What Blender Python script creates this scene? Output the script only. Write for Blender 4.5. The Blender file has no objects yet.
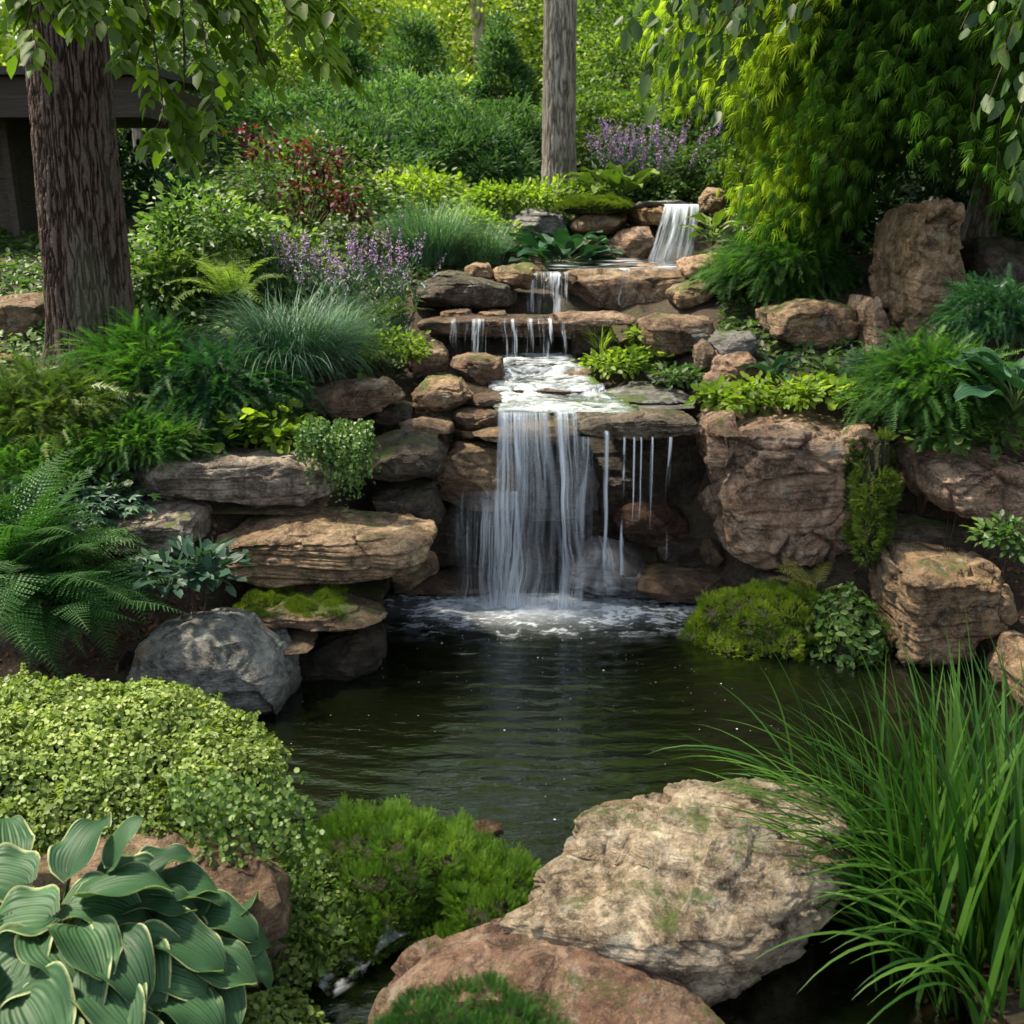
import bpy, math
import numpy as np
from math import radians, sin, cos, tan, pi, atan2, sqrt

# ------------------------------------------------------------------ camera, light, exposure
S = bpy.context.scene
C = S.collection
PITCH = radians(16.6); CZ = 2.2; F = 995.6
cd = bpy.data.cameras.new('camera'); cam = bpy.data.objects.new('camera', cd); C.objects.link(cam)
cd.sensor_width = 36; cd.lens = 35; cd.clip_end = 400; cd.clip_start = 0.05
cam.location = (0, 0, CZ); cam.rotation_euler = (radians(90) - PITCH, 0, 0)
cd.dof.use_dof = True; cd.dof.focus_distance = 4.3; cd.dof.aperture_fstop = 4.0
S.camera = cam
SUN = np.array([-0.46, 0.10, 0.86]); SUN = SUN / np.linalg.norm(SUN)
w = bpy.data.worlds.new('World'); S.world = w; w.use_nodes = True
nt = w.node_tree
sky = nt.nodes.new('ShaderNodeTexSky'); sky.sky_type = 'NISHITA'; sky.sun_disc = False
sky.sun_elevation = math.asin(SUN[2]); sky.sun_rotation = atan2(SUN[0], SUN[1])
nt.nodes['Background'].inputs[1].default_value = 0.13
hs = nt.nodes.new('ShaderNodeHueSaturation'); hs.inputs['Saturation'].default_value = .45; nt.links.new(sky.outputs[0], hs.inputs['Color']); nt.links.new(hs.outputs[0], nt.nodes['Background'].inputs[0])
ld = bpy.data.lights.new('sun', 'SUN'); ld.energy = 5.0; ld.angle = radians(4); ld.color = (1, 0.88, 0.70)
lo = bpy.data.objects.new('sun', ld); C.objects.link(lo)
from mathutils import Vector
lo.rotation_euler = Vector(tuple(SUN)).to_track_quat('Z', 'Y').to_euler()
S.view_settings.view_transform = 'Standard'; S.view_settings.look = 'None'
S.view_settings.exposure = 1.32; S.view_settings.gamma = 1
S.render.engine = 'CYCLES'
S.cycles.max_bounces = 8; S.cycles.transparent_max_bounces = 16
S.cycles.caustics_reflective = False; S.cycles.caustics_refractive = False
S.cycles.sample_clamp_indirect = 4

# ------------------------------------------------------------------ pixel <-> world helpers (for laying out real distances)
def ray(px, py):
    xc = (px - 512) / F; yc = -(py - 512) / F
    return np.array([xc, cos(PITCH) + yc * sin(PITCH), -sin(PITCH) + yc * cos(PITCH)])
def aY(px, py, Y):
    d = ray(px, py); return d * (Y / d[1]) + np.array([0, 0, CZ])
def aZ(px, py, Z):
    d = ray(px, py); return d * ((Z - CZ) / d[2]) + np.array([0, 0, CZ])

# ------------------------------------------------------------------ numpy noise
def _h(i, j, k, s):
    n = (i * 374761393 + j * 668265263 + k * 2147483647 + s * 1274126177) & 0xffffffff
    n = ((n ^ (n >> 13)) * 1274126177) & 0xffffffff
    n = ((n ^ (n >> 16)) * 2246822519) & 0xffffffff
    return ((n ^ (n >> 15)) & 0xffffff) / float(0xffffff)
def vnoise(P, s=0):
    P = np.asarray(P, float); I = np.floor(P).astype(np.int64); f = P - I; f = f * f * f * (f * (f * 6 - 15) + 10)
    x, y, z = I[..., 0], I[..., 1], I[..., 2]; fx, fy, fz = f[..., 0], f[..., 1], f[..., 2]
    r = 0
    for a in (0, 1):
        wa = fx if a else 1 - fx
        for b in (0, 1):
            wb = fy if b else 1 - fy
            for c in (0, 1):
                wc = fz if c else 1 - fz
                r = r + _h(x + a, y + b, z + c, s) * wa * wb * wc
    return r * 2 - 1
def fbm(P, o=4, s=0, g=0.5, ridged=False):
    P = np.asarray(P, float); a = 1.0; t = 0; n = 0
    for q in range(o):
        v = vnoise(P * (2.03 ** q) + 17.3 * q, s + q * 31)
        if ridged: v = 1 - 2 * np.abs(v)
        t = t + v * a; n += a; a *= g
    return t / n
def worley(P, s=0):
    I = np.floor(P).astype(np.int64); f1 = np.full(len(P), 9.0); f2 = f1.copy()
    for a in (-1, 0, 1):
        for b in (-1, 0, 1):
            for c in (-1, 0, 1):
                J = I + np.array([a, b, c]); x, y, z = J[:, 0], J[:, 1], J[:, 2]
                q = J + np.stack([_h(x, y, z, s), _h(x, y, z, s + 7), _h(x, y, z, s + 13)], -1)
                d = np.linalg.norm(q - P, axis=1)
                f2 = np.minimum(f2, np.maximum(d, f1)); f1 = np.minimum(f1, d)
    return f1, f2
def sstep(a, b, x):
    t = np.clip((x - a) / (b - a), 0, 1); return t * t * (3 - 2 * t)

# ------------------------------------------------------------------ mesh helpers
def mk(name, V, Fc, mat, parent=None, attrs=None, smooth=True, origin=None):
    """one mesh object from numpy arrays; Fc = array (m,k) or list of such arrays"""
    V = np.asarray(V, np.float32)
    if origin is not None: V = V - np.asarray(origin, np.float32)
    Fs = Fc if isinstance(Fc, list) else [Fc]
    me = bpy.data.meshes.new(name)
    me.vertices.add(len(V)); me.vertices.foreach_set('co', V.ravel())
    tot = np.concatenate([np.full(len(f), f.shape[1], np.int32) for f in Fs])
    idx = np.concatenate([f.ravel() for f in Fs]).astype(np.int32)
    me.loops.add(len(idx)); me.loops.foreach_set('vertex_index', idx)
    me.polygons.add(len(tot))
    me.polygons.foreach_set('loop_start', np.concatenate([[0], np.cumsum(tot)[:-1]]).astype(np.int32))
    me.polygons.foreach_set('loop_total', tot)
    me.update(calc_edges=True)
    me.polygons.foreach_set('use_smooth', np.full(len(tot), smooth))
    for k, v in (attrs or {}).items():
        a = me.attributes.new(k, 'FLOAT', 'POINT'); a.data.foreach_set('value', np.asarray(v, np.float32))
    me.materials.append(mat)
    o = bpy.data.objects.new(name, me); C.objects.link(o)
    if parent is not None: o.parent = parent
    if origin is not None and parent is None: o.location = tuple(float(q) for q in origin)
    return o
def tag(o, label=None, cat=None, group=None, kind=None):
    if label: o['label'] = label
    if cat: o['category'] = cat
    if group: o['group'] = group
    if kind: o['kind'] = kind
    return o
def thing(name, label, cat, loc, group=None):
    o = bpy.data.objects.new(name, None); C.objects.link(o); o.location = tuple(float(q) for q in loc); o.empty_display_size = .1
    return tag(o, label, cat, group)
def nrm(v):
    return v / (np.linalg.norm(v, axis=-1, keepdims=True) + 1e-9)
def vnormals(V, Fq):
    a = V[Fq[:, 2]] - V[Fq[:, 0]]; b = V[Fq[:, -1]] - V[Fq[:, 1]]
    n = np.cross(a, b); N = np.zeros_like(V)
    for k in range(Fq.shape[1]): np.add.at(N, Fq[:, k], n)
    return nrm(N)
def grid(nu, nv, off=0):
    i = np.arange(nu - 1)[:, None] * nv + np.arange(nv - 1)[None]; i = i.ravel() + off
    return np.stack([i, i + nv, i + nv + 1, i + 1], 1)
_cs = {}
def cubesphere(N):
    if N in _cs: return _cs[N]
    g = np.round(np.linspace(-1, 1, N + 1), 9); key = {}; V = []; Fq = []
    def vid(p):
        p = tuple(p)
        if p not in key: key[p] = len(V); V.append(p)
        return key[p]
    for ax in range(3):
        for sg in (-1, 1):
            ids = np.zeros((N + 1, N + 1), int)
            for i in range(N + 1):
                for j in range(N + 1):
                    p = [0, 0, 0]; p[ax] = float(sg); p[(ax + 1) % 3] = float(g[i]); p[(ax + 2) % 3] = float(g[j]); ids[i, j] = vid(p)
            a, b, c, d = ids[:-1, :-1].ravel(), ids[1:, :-1].ravel(), ids[1:, 1:].ravel(), ids[:-1, 1:].ravel()
            q = np.stack([a, b, c, d], 1)
            Fq.append(q if sg > 0 else q[:, ::-1])
    V = np.array(V, float); V = np.tan(V * pi / 4)
    _cs[N] = (V, np.concatenate(Fq)); return _cs[N]

# ------------------------------------------------------------------ material helpers
class NT:
    def __init__(s, name):
        s.m = bpy.data.materials.new(name); s.m.use_nodes = True; s.t = s.m.node_tree; s.t.nodes.clear()
        s.out = s.n('ShaderNodeOutputMaterial')
    def n(s, ty, **k):
        x = s.t.nodes.new(ty)
        for a, b in k.items(): setattr(x, a, b)
        return x
    def l(s, a, b): s.t.links.new(a, b)
    def set(s, inp, v):
        if hasattr(v, 'is_output') or isinstance(v, bpy.types.NodeSocket): s.l(v, inp)
        else: inp.default_value = v
    def math(s, op, a, b=0.0, clamp=False):
        x = s.n('ShaderNodeMath', operation=op, use_clamp=clamp); s.set(x.inputs[0], a); s.set(x.inputs[1], b); return x.outputs[0]
    def noise(s, vec, scale, detail=4, rough=.55, dist=0.0):
        x = s.n('ShaderNodeTexNoise'); s.l(vec, x.inputs['Vector']); x.inputs['Scale'].default_value = scale
        x.inputs['Detail'].default_value = detail; x.inputs['Roughness'].default_value = rough; x.inputs['Distortion'].default_value = dist
        return x.outputs['Fac']
    def ramp(s, fac, stops, interp='LINEAR'):
        x = s.n('ShaderNodeValToRGB'); e = x.color_ramp.elements; x.color_ramp.interpolation = interp
        while len(e) < len(stops): e.new(.5)
        for q, (p, c) in zip(e, stops): q.position = p; q.color = (c[0], c[1], c[2], 1) if hasattr(c, '__len__') else (c, c, c, 1)
        s.l(fac, x.inputs[0]); return x.outputs[0]
    def mix(s, fac, a, b, mode='MIX'):
        x = s.n('ShaderNodeMix', data_type='RGBA', blend_type=mode)
        s.set(x.inputs[0], fac)
        for i, v in ((6, a), (7, b)):
            if isinstance(v, bpy.types.NodeSocket): s.l(v, x.inputs[i])
            else: x.inputs[i].default_value = (v[0], v[1], v[2], 1)
        return x.outputs[2]
    def mapv(s, vec, scale=(1, 1, 1), loc=None):
        x = s.n('ShaderNodeMapping'); s.l(vec, x.inputs[0]); x.inputs['Scale'].default_value = scale
        if loc is not None: s.set(x.inputs['Location'], loc)
        return x.outputs[0]
    def attr(s, name):
        x = s.n('ShaderNodeAttribute', attribute_name=name); return x.outputs['Fac']
    def bump(s, h, strength, dist):
        x = s.n('ShaderNodeBump'); x.inputs['Strength'].default_value = strength; x.inputs['Distance'].default_value = dist; s.l(h, x.inputs['Height']); return x.outputs[0]

_rm = {}
def rock_mat(cols, wet=0.0, moss=0.0, lichen=0.35, grain=1.0):
    """weathered sandstone or granite; moss on upward faces, a dark wet tide line just above the pool"""
    k = (cols, wet, moss, lichen)
    if k in _rm: return _rm[k]
    t = NT('stone_' + '_'.join(str(x) for x in (len(_rm),)))
    tc = t.n('ShaderNodeTexCoord'); oi = t.n('ShaderNodeObjectInfo'); geo = t.n('ShaderNodeNewGeometry')
    off = t.math('MULTIPLY', oi.outputs['Random'], 37.0)
    v = t.mapv(tc.outputs['Object'], loc=off)
    big = t.noise(v, 2.6, 8, .62, .6)
    band = t.noise(t.mapv(v, (1.2, 1.2, 7)), 2.2, 6, .6, .5)
    fine = t.noise(v, 26, 8, .72)
    speck = t.noise(v, 95, 4, .7)
    A, B, D, E = cols
    c = t.ramp(big, [(.28, A), (.45, B), (.58, D), (.76, E)])
    c2 = t.ramp(band, [(.3, E), (.48, B), (.62, A), (.8, D)])
    c = t.mix(.42, c, c2)
    mid = t.noise(v, 8.5, 12, .78, .5)
    c = t.mix(t.ramp(mid, [(.45, .0), (.58, .88)]), c, tuple(x * .25 for x in A))
    c = t.mix(t.ramp(t.noise(t.mapv(v, (1, 1, 1), (5, 3, 1)), 6.0, 12, .78, .8), [(.50, .0), (.62, .65)]), c, tuple(min(1, x * 1.35 + .02) for x in D))
    c = t.mix(t.ramp(fine, [(.42, .0), (.66, .5)]), c, tuple(x * .40 for x in A))
    c = t.mix(t.ramp(speck, [(.54, .0), (.70, .28)]), c, tuple(min(1, x * 1.9 + .04) for x in D))
    if lichen:
        ln = t.noise(v, 7.5, 9, .72, .3)
        c = t.mix(t.ramp(ln, [(.60 - .10 * lichen, 0), (.68 - .08 * lichen, .8 * min(1, lichen + .3))]), c, (.40, .41, .35))
        c = t.mix(t.ramp(t.noise(v, 5.2, 9, .75, .2), [(.60, 0), (.66, .55)]), c, (.055, .052, .042))
        c = t.mix(t.ramp(t.noise(v, 4.1, 8, .7, 1.4), [(.62, 0), (.70, .5)]), c, (.30, .155, .055))
    # algae tint and moss
    sx = t.n('ShaderNodeSeparateXYZ'); t.l(geo.outputs['Normal'], sx.inputs[0])
    up = t.math('MULTIPLY_ADD', sx.outputs[2], .55); 
    up.node.inputs[2].default_value = .0
    mn = t.noise(v, 4.2, 8, .7, .4)
    mm = t.math('ADD', t.math('MULTIPLY', up, .55 if moss < .6 else .75), t.math('MULTIPLY', mn, 1.0))
    th = .93 - .42 * moss
    mf = t.ramp(mm, [(th, 0), (th + .10, 1)])
    mosscol = t.ramp(fine, [(.3, (.030, .050, .010)), (.55, (.085, .120, .020)), (.75, (.16, .19, .04))])
    c = t.mix(t.math('MULTIPLY', mf, .9), c, mosscol)
    px = t.n('ShaderNodeSeparateXYZ'); t.l(geo.outputs['Position'], px.inputs[0])
    wl = t.math('ADD', px.outputs[2], t.math('MULTIPLY', big, .10))
    tide = t.ramp(wl, [(.06, 1), (.14, 0)])
    wetf = t.math('MAXIMUM', tide, t.math('MULTIPLY', t.ramp(t.noise(v, 3.4, 5), [(.25, 1), (.75, .65)]), wet)) if wet else tide
    c = t.mix(t.math('MULTIPLY', wetf, .62), c, tuple(x * .12 for x in A))
    b = t.n('ShaderNodeBsdfPrincipled')
    t.l(c, b.inputs['Base Color'])
    r = t.ramp(wetf, [(0, .86), (1, .16)])
    t.l(r, b.inputs['Roughness']); b.inputs['Specular IOR Level'].default_value = .4
    hsum = t.math('ADD', t.math('MULTIPLY', t.noise(v, 14, 10, .72, .2), 1.0), t.math('MULTIPLY', t.noise(t.mapv(v, (1, 1, 4.5)), 6, 8, .68), 1.3))
    hsum = t.math('ADD', hsum, t.math('MULTIPLY', speck, .20))
    vo = t.n('ShaderNodeTexVoronoi', feature='DISTANCE_TO_EDGE'); t.l(t.mapv(v, (1, 1, 1.8)), vo.inputs['Vector']); vo.inputs['Scale'].default_value = 3.2
    t.l(t.bump(hsum, 1.0, .05 * grain), b.inputs['Normal'])
    t.l(b.outputs[0], t.out.inputs[0])
    _rm[k] = t.m; return t.m

TAN = ((.18, .105, .055), (.34, .215, .115), (.48, .34, .205), (.22, .17, .13))
PINK = ((.20, .105, .062), (.40, .245, .15), (.58, .42, .295), (.27, .205, .165))
BROWN = ((.12, .068, .038), (.23, .14, .08), (.36, .25, .16), (.19, .145, .105))
GREY = ((.12, .11, .10), (.21, .205, .19), (.31, .305, .285), (.19, .17, .145))
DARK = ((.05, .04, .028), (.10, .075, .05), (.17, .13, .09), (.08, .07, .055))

_lm = {}
def leaf_mat(name, c1, c2, c3, trans=.38, rough=.48, spec=.4, vary=.5, sat=1.0):
    if name in _lm: return _lm[name]
    t = NT(name)
    a = t.attr('var'); geo = t.n('ShaderNodeNewGeometry')
    big = t.noise(geo.outputs['Position'], 1.7, 3)
    f = t.math('ADD', a, t.math('MULTIPLY', t.math('SUBTRACT', big, .5), vary), clamp=True)
    c = t.ramp(f, [(.05, c1), (.5, c2), (.95, c3)])
    b = t.n('ShaderNodeBsdfPrincipled'); t.l(c, b.inputs['Base Color']); b.inputs['Roughness'].default_value = rough
    b.inputs['Specular IOR Level'].default_value = spec
    tr = t.n('ShaderNodeBsdfTranslucent')
    tc = t.mix(1.0, c, (1.45, 1.55, .65), 'MULTIPLY'); t.l(tc, tr.inputs[0])
    m = t.n('ShaderNodeMixShader'); m.inputs[0].default_value = trans
    t.l(b.outputs[0], m.inputs[1]); t.l(tr.outputs[0], m.inputs[2]); t.l(m.outputs[0], t.out.inputs[0])
    _lm[name] = t.m; return t.m
def plain_mat(name, c1, c2, scale=12, rough=.8, stretch=(1, 1, 1), bump=.01, spec=.3):
    t = NT(name); tc = t.n('ShaderNodeTexCoord'); v = t.mapv(tc.outputs['Object'], stretch)
    n = t.noise(v, scale, 8, .65, .3)
    b = t.n('ShaderNodeBsdfPrincipled'); t.l(t.ramp(n, [(.3, c1), (.7, c2)]), b.inputs['Base Color']); b.inputs['Roughness'].default_value = rough
    b.inputs['Specular IOR Level'].default_value = spec
    t.l(t.bump(n, 1, bump), b.inputs['Normal']); t.l(b.outputs[0], t.out.inputs[0]); return t.m
# ------------------------------------------------------------------ terrain
TY = [-3, 2, 3, 3.6, 4.2, 4.7, 5.2, 5.6, 5.95, 6.3, 7.0, 7.25, 7.6, 8.0, 9.0, 9.5, 12, 16, 22, 40]
TX = [-6, -2.7, -1.7, -1.15, -.75, -.2, .6, 1.0, 1.45, 2.1, 3.0, 6]
TH = {
 -6:   [.35, .35, .35, .35, .40, .60, 1.0, 1.15, 1.25, 1.32, 1.50, 1.60, 1.75, 1.80, 2.0, 2.1, 2.5, 3.1, 4.4, 8],
 -2.7: [.25, .25, .25, .25, .30, .50, .90, 1.15, 1.25, 1.35, 1.55, 1.62, 1.72, 1.80, 2.0, 2.1, 2.5, 3.1, 4.4, 8],
 -1.7: [.20, .20, .20, .10, .15, .35, .85, 1.15, 1.35, 1.45, 1.60, 1.62, 1.68, 1.75, 2.0, 2.1, 2.5, 3.1, 4.4, 8],
 -1.15:[.05, .05, .05, -.3, -.3, -.1, .25, .75, 1.15, 1.30, 1.45, 1.50, 1.60, 1.72, 2.0, 2.1, 2.5, 3.1, 4.4, 8],
 -.75: [-.1, -.1, -.2, -.6, -.7, -.6, -.4, -.1, .25, .95, 1.20, 1.30, 1.55, 1.70, 2.0, 2.1, 2.5, 3.1, 4.4, 8],
 -.2:  [-.2, -.2, -.3, -.7, -.8, -.8, -.7, -.5, -.3, .80, 1.05, 1.20, 1.35, 1.60, 1.68, 2.1, 2.5, 3.1, 4.4, 8],
 .6:   [-.2, -.2, -.3, -.7, -.8, -.8, -.7, -.5, -.3, .80, 1.05, 1.20, 1.35, 1.60, 1.68, 2.1, 2.5, 3.1, 4.4, 8],
 1.0:  [-.1, -.1, -.2, -.6, -.8, -.7, -.6, -.3, .30, 1.0, 1.25, 1.35, 1.50, 1.66, 1.72, 2.1, 2.5, 3.1, 4.4, 8],
 1.45: [.08, .08, .02, -.35, -.6, -.5, -.1, .60, 1.10, 1.25, 1.45, 1.55, 1.65, 1.75, 1.85, 2.2, 2.5, 3.1, 4.4, 8],
 2.1:  [.1, .1, .08, -.1, -.3, -.2, .20, 1.00, 1.20, 1.35, 1.65, 1.72, 1.80, 1.90, 2.1, 2.2, 2.6, 3.1, 4.4, 8],
 3.0:  [.0, .0, .05, .10, .15, .30, .90, 1.15, 1.30, 1.50, 1.75, 1.80, 1.90, 2.00, 2.2, 2.3, 2.7, 3.2, 4.4, 8],
 6:    [.2, .2, .2, .25, .30, .60, 1.0, 1.25, 1.45, 1.65, 1.85, 1.90, 2.00, 2.10, 2.3, 2.4, 2.8, 3.3, 4.4, 8]}
_T = np.array([TH[x] for x in TX], float); _TY = np.array(TY, float); _TX = np.array(TX, float)
def gz(x, y):
    x = np.clip(np.asarray(x, float), -6, 6); y = np.clip(np.asarray(y, float), -3, 40)
    i = np.clip(np.searchsorted(_TX, x) - 1, 0, len(_TX) - 2); j = np.clip(np.searchsorted(_TY, y) - 1, 0, len(_TY) - 2)
    fx = (x - _TX[i]) / (_TX[i + 1] - _TX[i]); fy = (y - _TY[j]) / (_TY[j + 1] - _TY[j])
    fx = fx * fx * (3 - 2 * fx)
    z = (_T[i, j] * (1 - fx) + _T[i + 1, j] * fx) * (1 - fy) + (_T[i, j + 1] * (1 - fx) + _T[i + 1, j + 1] * fx) * fy
    return z
def gp(px, py):
    """where the line of sight through a pixel meets the ground"""
    d = ray(px, py); lo_, t = .5, .5
    while t < 60:
        p = d * t
        if p[2] + CZ < gz(p[0], p[1]): break
        t += .02
    p = d * t; return np.array([p[0], p[1], float(gz(p[0], p[1]))])
def build_ground():
    xs = np.concatenate([np.linspace(-60, -6.5, 30), np.arange(-6, 6.01, .08), np.linspace(6.5, 60, 30)])
    ys = np.concatenate([np.linspace(-20, -.5, 12), np.arange(0, 12, .08), np.linspace(12.3, 90, 60)])
    X, Y = np.meshgrid(xs, ys, indexing='ij'); Z = gz(X, Y)
    P = np.stack([X, Y, Z], -1).reshape(-1, 3)
    P[:, 2] += .05 * fbm(P * [2, 2, 0], 4, 5) + .012 * fbm(P * [14, 14, 0], 3, 9)
    t = NT('soil_and_mulch'); geo = t.n('ShaderNodeNewGeometry'); v = geo.outputs['Position']
    n = t.noise(v, 5, 10, .7); n2 = t.noise(v, 38, 8, .7)
    c = t.ramp(n2, [(.3, (.014, .009, .006)), (.52, (.045, .028, .016)), (.72, (.10, .065, .035))])
    c = t.mix(t.ramp(n, [(.5, 0), (.62, .6)]), c, (.03, .042, .012))
    b = t.n('ShaderNodeBsdfPrincipled'); t.l(c, b.inputs['Base Color']); b.inputs['Roughness'].default_value = .9
    t.l(t.bump(n2, 1, .03), b.inputs['Normal']); t.l(b.outputs[0], t.out.inputs[0])
    o = mk('ground', P, grid(len(xs), len(ys)), t.m); tag(o, kind='structure'); o['label'] = 'dark mulchy soil of the garden bank and pond bed'
build_ground()

# ------------------------------------------------------------------ rocks
ROCKS = {}
def rock(key, label, poly, at, depth, mat, mode='front', k=7.0, N=34, seed=None, rough=1.0, strata=.5, cut=.055, ncut=26,
         crack=.5, lean=0.0, name='boulder', cat='rock', group=None, back=1.0, lump=1.0, fit=None, post=None):
    """poly: outline in the picture of the rock's front face (mode 'front', standing at distance `at`) or of its top face
    (mode 'top', lying at height `at`); depth = real thickness behind / below it."""
    seed = seed if seed is not None else (abs(hash_s(key)) % 9973)
    rg = np.random.default_rng(seed)
    if mode == 'front':
        W = np.array([aY(a, b, at) for a, b in poly]); A = W[:, [0, 2]]
    else:
        W = np.array([aZ(a, b, at) for a, b in poly]); A = W[:, [0, 1]]
    lo2, hi2 = A.min(0), A.max(0); c = (lo2 + hi2) / 2; Q = A - c
    # star radius
    Th = np.linspace(-pi, pi, 361); R = np.zeros(361)
    for i in range(len(Q)):
        p, q = Q[i], Q[(i + 1) % len(Q)]; e = q - p
        dx, dy = np.cos(Th), np.sin(Th); den = dx * e[1] - dy * e[0]
        den = np.where(abs(den) < 1e-9, 1e-9, den)
        tt = (p[0] * e[1] - p[1] * e[0]) / den; uu = (p[0] * dy - p[1] * dx) / den
        R = np.where((uu >= -1e-6) & (uu <= 1 + 1e-6) & (tt > 0), np.maximum(R, tt), R)
    R[R == 0] = np.mean(R)
    ker = np.hanning(9); ker /= ker.sum(); R = np.convolve(np.concatenate([R[-9:-1], R, R[1:9]]), ker, 'same')[8:-8]
    V, Fq = cubesphere(N)
    p = V / (np.sum(np.abs(V) ** k, 1) ** (1 / k))[:, None]
    if mode == 'front': a, b, d = p[:, 0], p[:, 2], p[:, 1]
    else: a, b, d = p[:, 0], p[:, 1], -p[:, 2]
    rho = (np.abs(a) ** k + np.abs(b) ** k) ** (1 / k); th = np.arctan2(b, a)
    r = rho * np.interp(th, Th, R)
    u = (d + 1) / 2
    r = r * (1 + (back - 1) * u)
    ang = th
    if mode == 'front':
        P = np.stack([c[0] + r * np.cos(ang), at + depth * u, c[1] + r * np.sin(ang)], 1)
        P[:, 1] += lean * (P[:, 2] - lo2[1])
    else:
        P = np.stack([c[0] + r * np.cos(ang), c[1] + r * np.sin(ang), at - depth * u], 1)
        P[:, 2] += lean * (P[:, 1] - lo2[1])
    def shape(P):
        size = float(np.prod(np.maximum(P.max(0) - P.min(0), .05)) ** (1 / 3)); sz = P.max(0) - P.min(0)
        ctr = (P.max(0) + P.min(0)) / 2
        rg = np.random.default_rng(seed)
        for q in range(ncut):   # planar breaks
            n = nrm(rg.normal(size=3) / np.maximum(sz, .1) * size); s = (P - ctr) @ n; mx = s.max(); rngs = mx - s.min()
            dd = mx - cut * rngs * rg.uniform(.4, 1.8)
            P = P - np.outer(np.maximum(0, s - dd) * .96, n)
        Pw = P + seed * .37
        N0 = vnormals(P, Fq)
        sc = 1 / max(size, .18)
        D = fbm(Pw * sc * 1.6, 3, seed) * .06 * lump * size
        wp = Pw + .10 * size * np.stack([fbm(Pw * sc * 3, 2, seed + 61), fbm(Pw * sc * 3, 2, seed + 62), fbm(Pw * sc * 3, 2, seed + 63)], 1)
        for fq, am, se in ((1.7, .15, 1), (4.2, .13, 2), (9.5, .11, 3)):      # broken facets: every cell is its own tilted plane
            off, rel, gap = cells(wp * sc * fq * np.array([1, 1, 1.5]), seed + se)
            tilt = np.stack([off[:, 0] - .5, off[:, 1] - .5, off[:, 2] - .5], 1)
            D += ((rel * tilt).sum(1) * 1.3 + (off[:, 0] - .5) * .35) * am * size / fq * rough * sstep(-.55, .25, fbm(Pw * sc * 1.9, 2, seed + 70 + se))
            if se == 1: D -= np.exp(-(gap / .05) ** 2) * crack * .035 * size * sstep(-.2, .3, fbm(Pw * sc * 2.3, 2, seed + 90))
        D += fbm(Pw * 16, 4, seed + 5, .6) * .010 * rough
        P = P + N0 * D[:, None]
        if strata:
            tl = rg.uniform(-1, 1)
            zz = P[:, 2] + .04 * fbm(Pw * 2.5, 3, seed + 8) + .10 * size * (P[:, 0] - ctr[0]) / max(sz[0], .1) * tl
            lay = zz * 8 / max(size, .25); fr = lay - np.floor(lay)
            lv = vnoise(np.stack([np.floor(lay), np.floor(lay) * 0 + seed, np.zeros_like(lay)], 1), seed)
            lay2 = lay * 2.7; fr2 = lay2 - np.floor(lay2)
            st = lv * .8 - np.exp(-(np.minimum(fr, 1 - fr) / .08) ** 2) * 1.2 - np.exp(-(np.minimum(fr2, 1 - fr2) / .12) ** 2) * .45 + (1 - fr) * .5
            hn = N0.copy(); hn[:, 2] *= .1
            msk = sstep(-.45, .3, fbm(Pw * sc * np.array([1.6, 1.6, 3]), 3, seed + 12))
            P = P + hn * (st * strata * .030 * size * msk)[:, None]
        return P
    if post: P = post(P)
    P0 = P.copy(); P = shape(P0)
    if mode == 'front' or fit:      # keep the finished block at the width and height it was measured at
        pa = np.array(fit if fit else poly, float)
        for _ in range(2):
            y = P[:, 1] * cos(PITCH) - (P[:, 2] - CZ) * sin(PITCH); X = 512 + F * P[:, 0] / y; Yp = 512 - F * (P[:, 1] * sin(PITCH) + (P[:, 2] - CZ) * cos(PITCH)) / y
            for ax, pr in ((0, X), (2 if mode == 'front' else 1, Yp)):
                i0, i1 = pr.argmin(), pr.argmax(); t0, t1 = (pa[:, 0].min(), pa[:, 0].max()) if ax == 0 else (pa[:, 1].min(), pa[:, 1].max())
                m0 = y[i0] / F * (t0 - pr[i0]); m1 = y[i1] / F * (t1 - pr[i1])      # metres each extreme must move
                if ax == 2: m0, m1 = -m0, -m1
                if ax == 1: m0, m1 = -m0 / .62, -m1 / .62
                c0, c1 = P[i0, ax], P[i1, ax]
                if abs(c1 - c0) < .02: continue
                f = (P[:, ax] - c0) / (c1 - c0); P[:, ax] += m0 * (1 - f) + m1 * f
    ctr = (P.max(0) + P.min(0)) / 2
    base = np.array([ctr[0], ctr[1], P[:, 2].min()])
    o = mk(name, P, Fq, mat, origin=base); tag(o, label, cat, group)
    ROCKS[key] = (P, Fq, vnormals(P, Fq)); return o
def cells(P, s=0):
    I = np.floor(P).astype(np.int64); b1 = np.full(len(P), 9.0); b2 = b1.copy(); off = np.zeros((len(P), 3)); rel = np.zeros((len(P), 3))
    for a in (-1, 0, 1):
        for b in (-1, 0, 1):
            for c in (-1, 0, 1):
                J = I + np.array([a, b, c]); x, y, z = J[:, 0], J[:, 1], J[:, 2]
                o = np.stack([_h(x, y, z, s), _h(x, y, z, s + 7), _h(x, y, z, s + 13)], -1)
                r = P - (J + o); d = np.linalg.norm(r, axis=1); k = d < b1
                b2 = np.minimum(b2, np.maximum(d, b1)); off[k] = o[k]; rel[k] = r[k]; b1 = np.minimum(b1, d)
    return off, rel, b2 - b1
def hash_s(s):
    h = 7
    for ch in s: h = (h * 131 + ord(ch)) & 0x7fffffff
    return h

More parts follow.
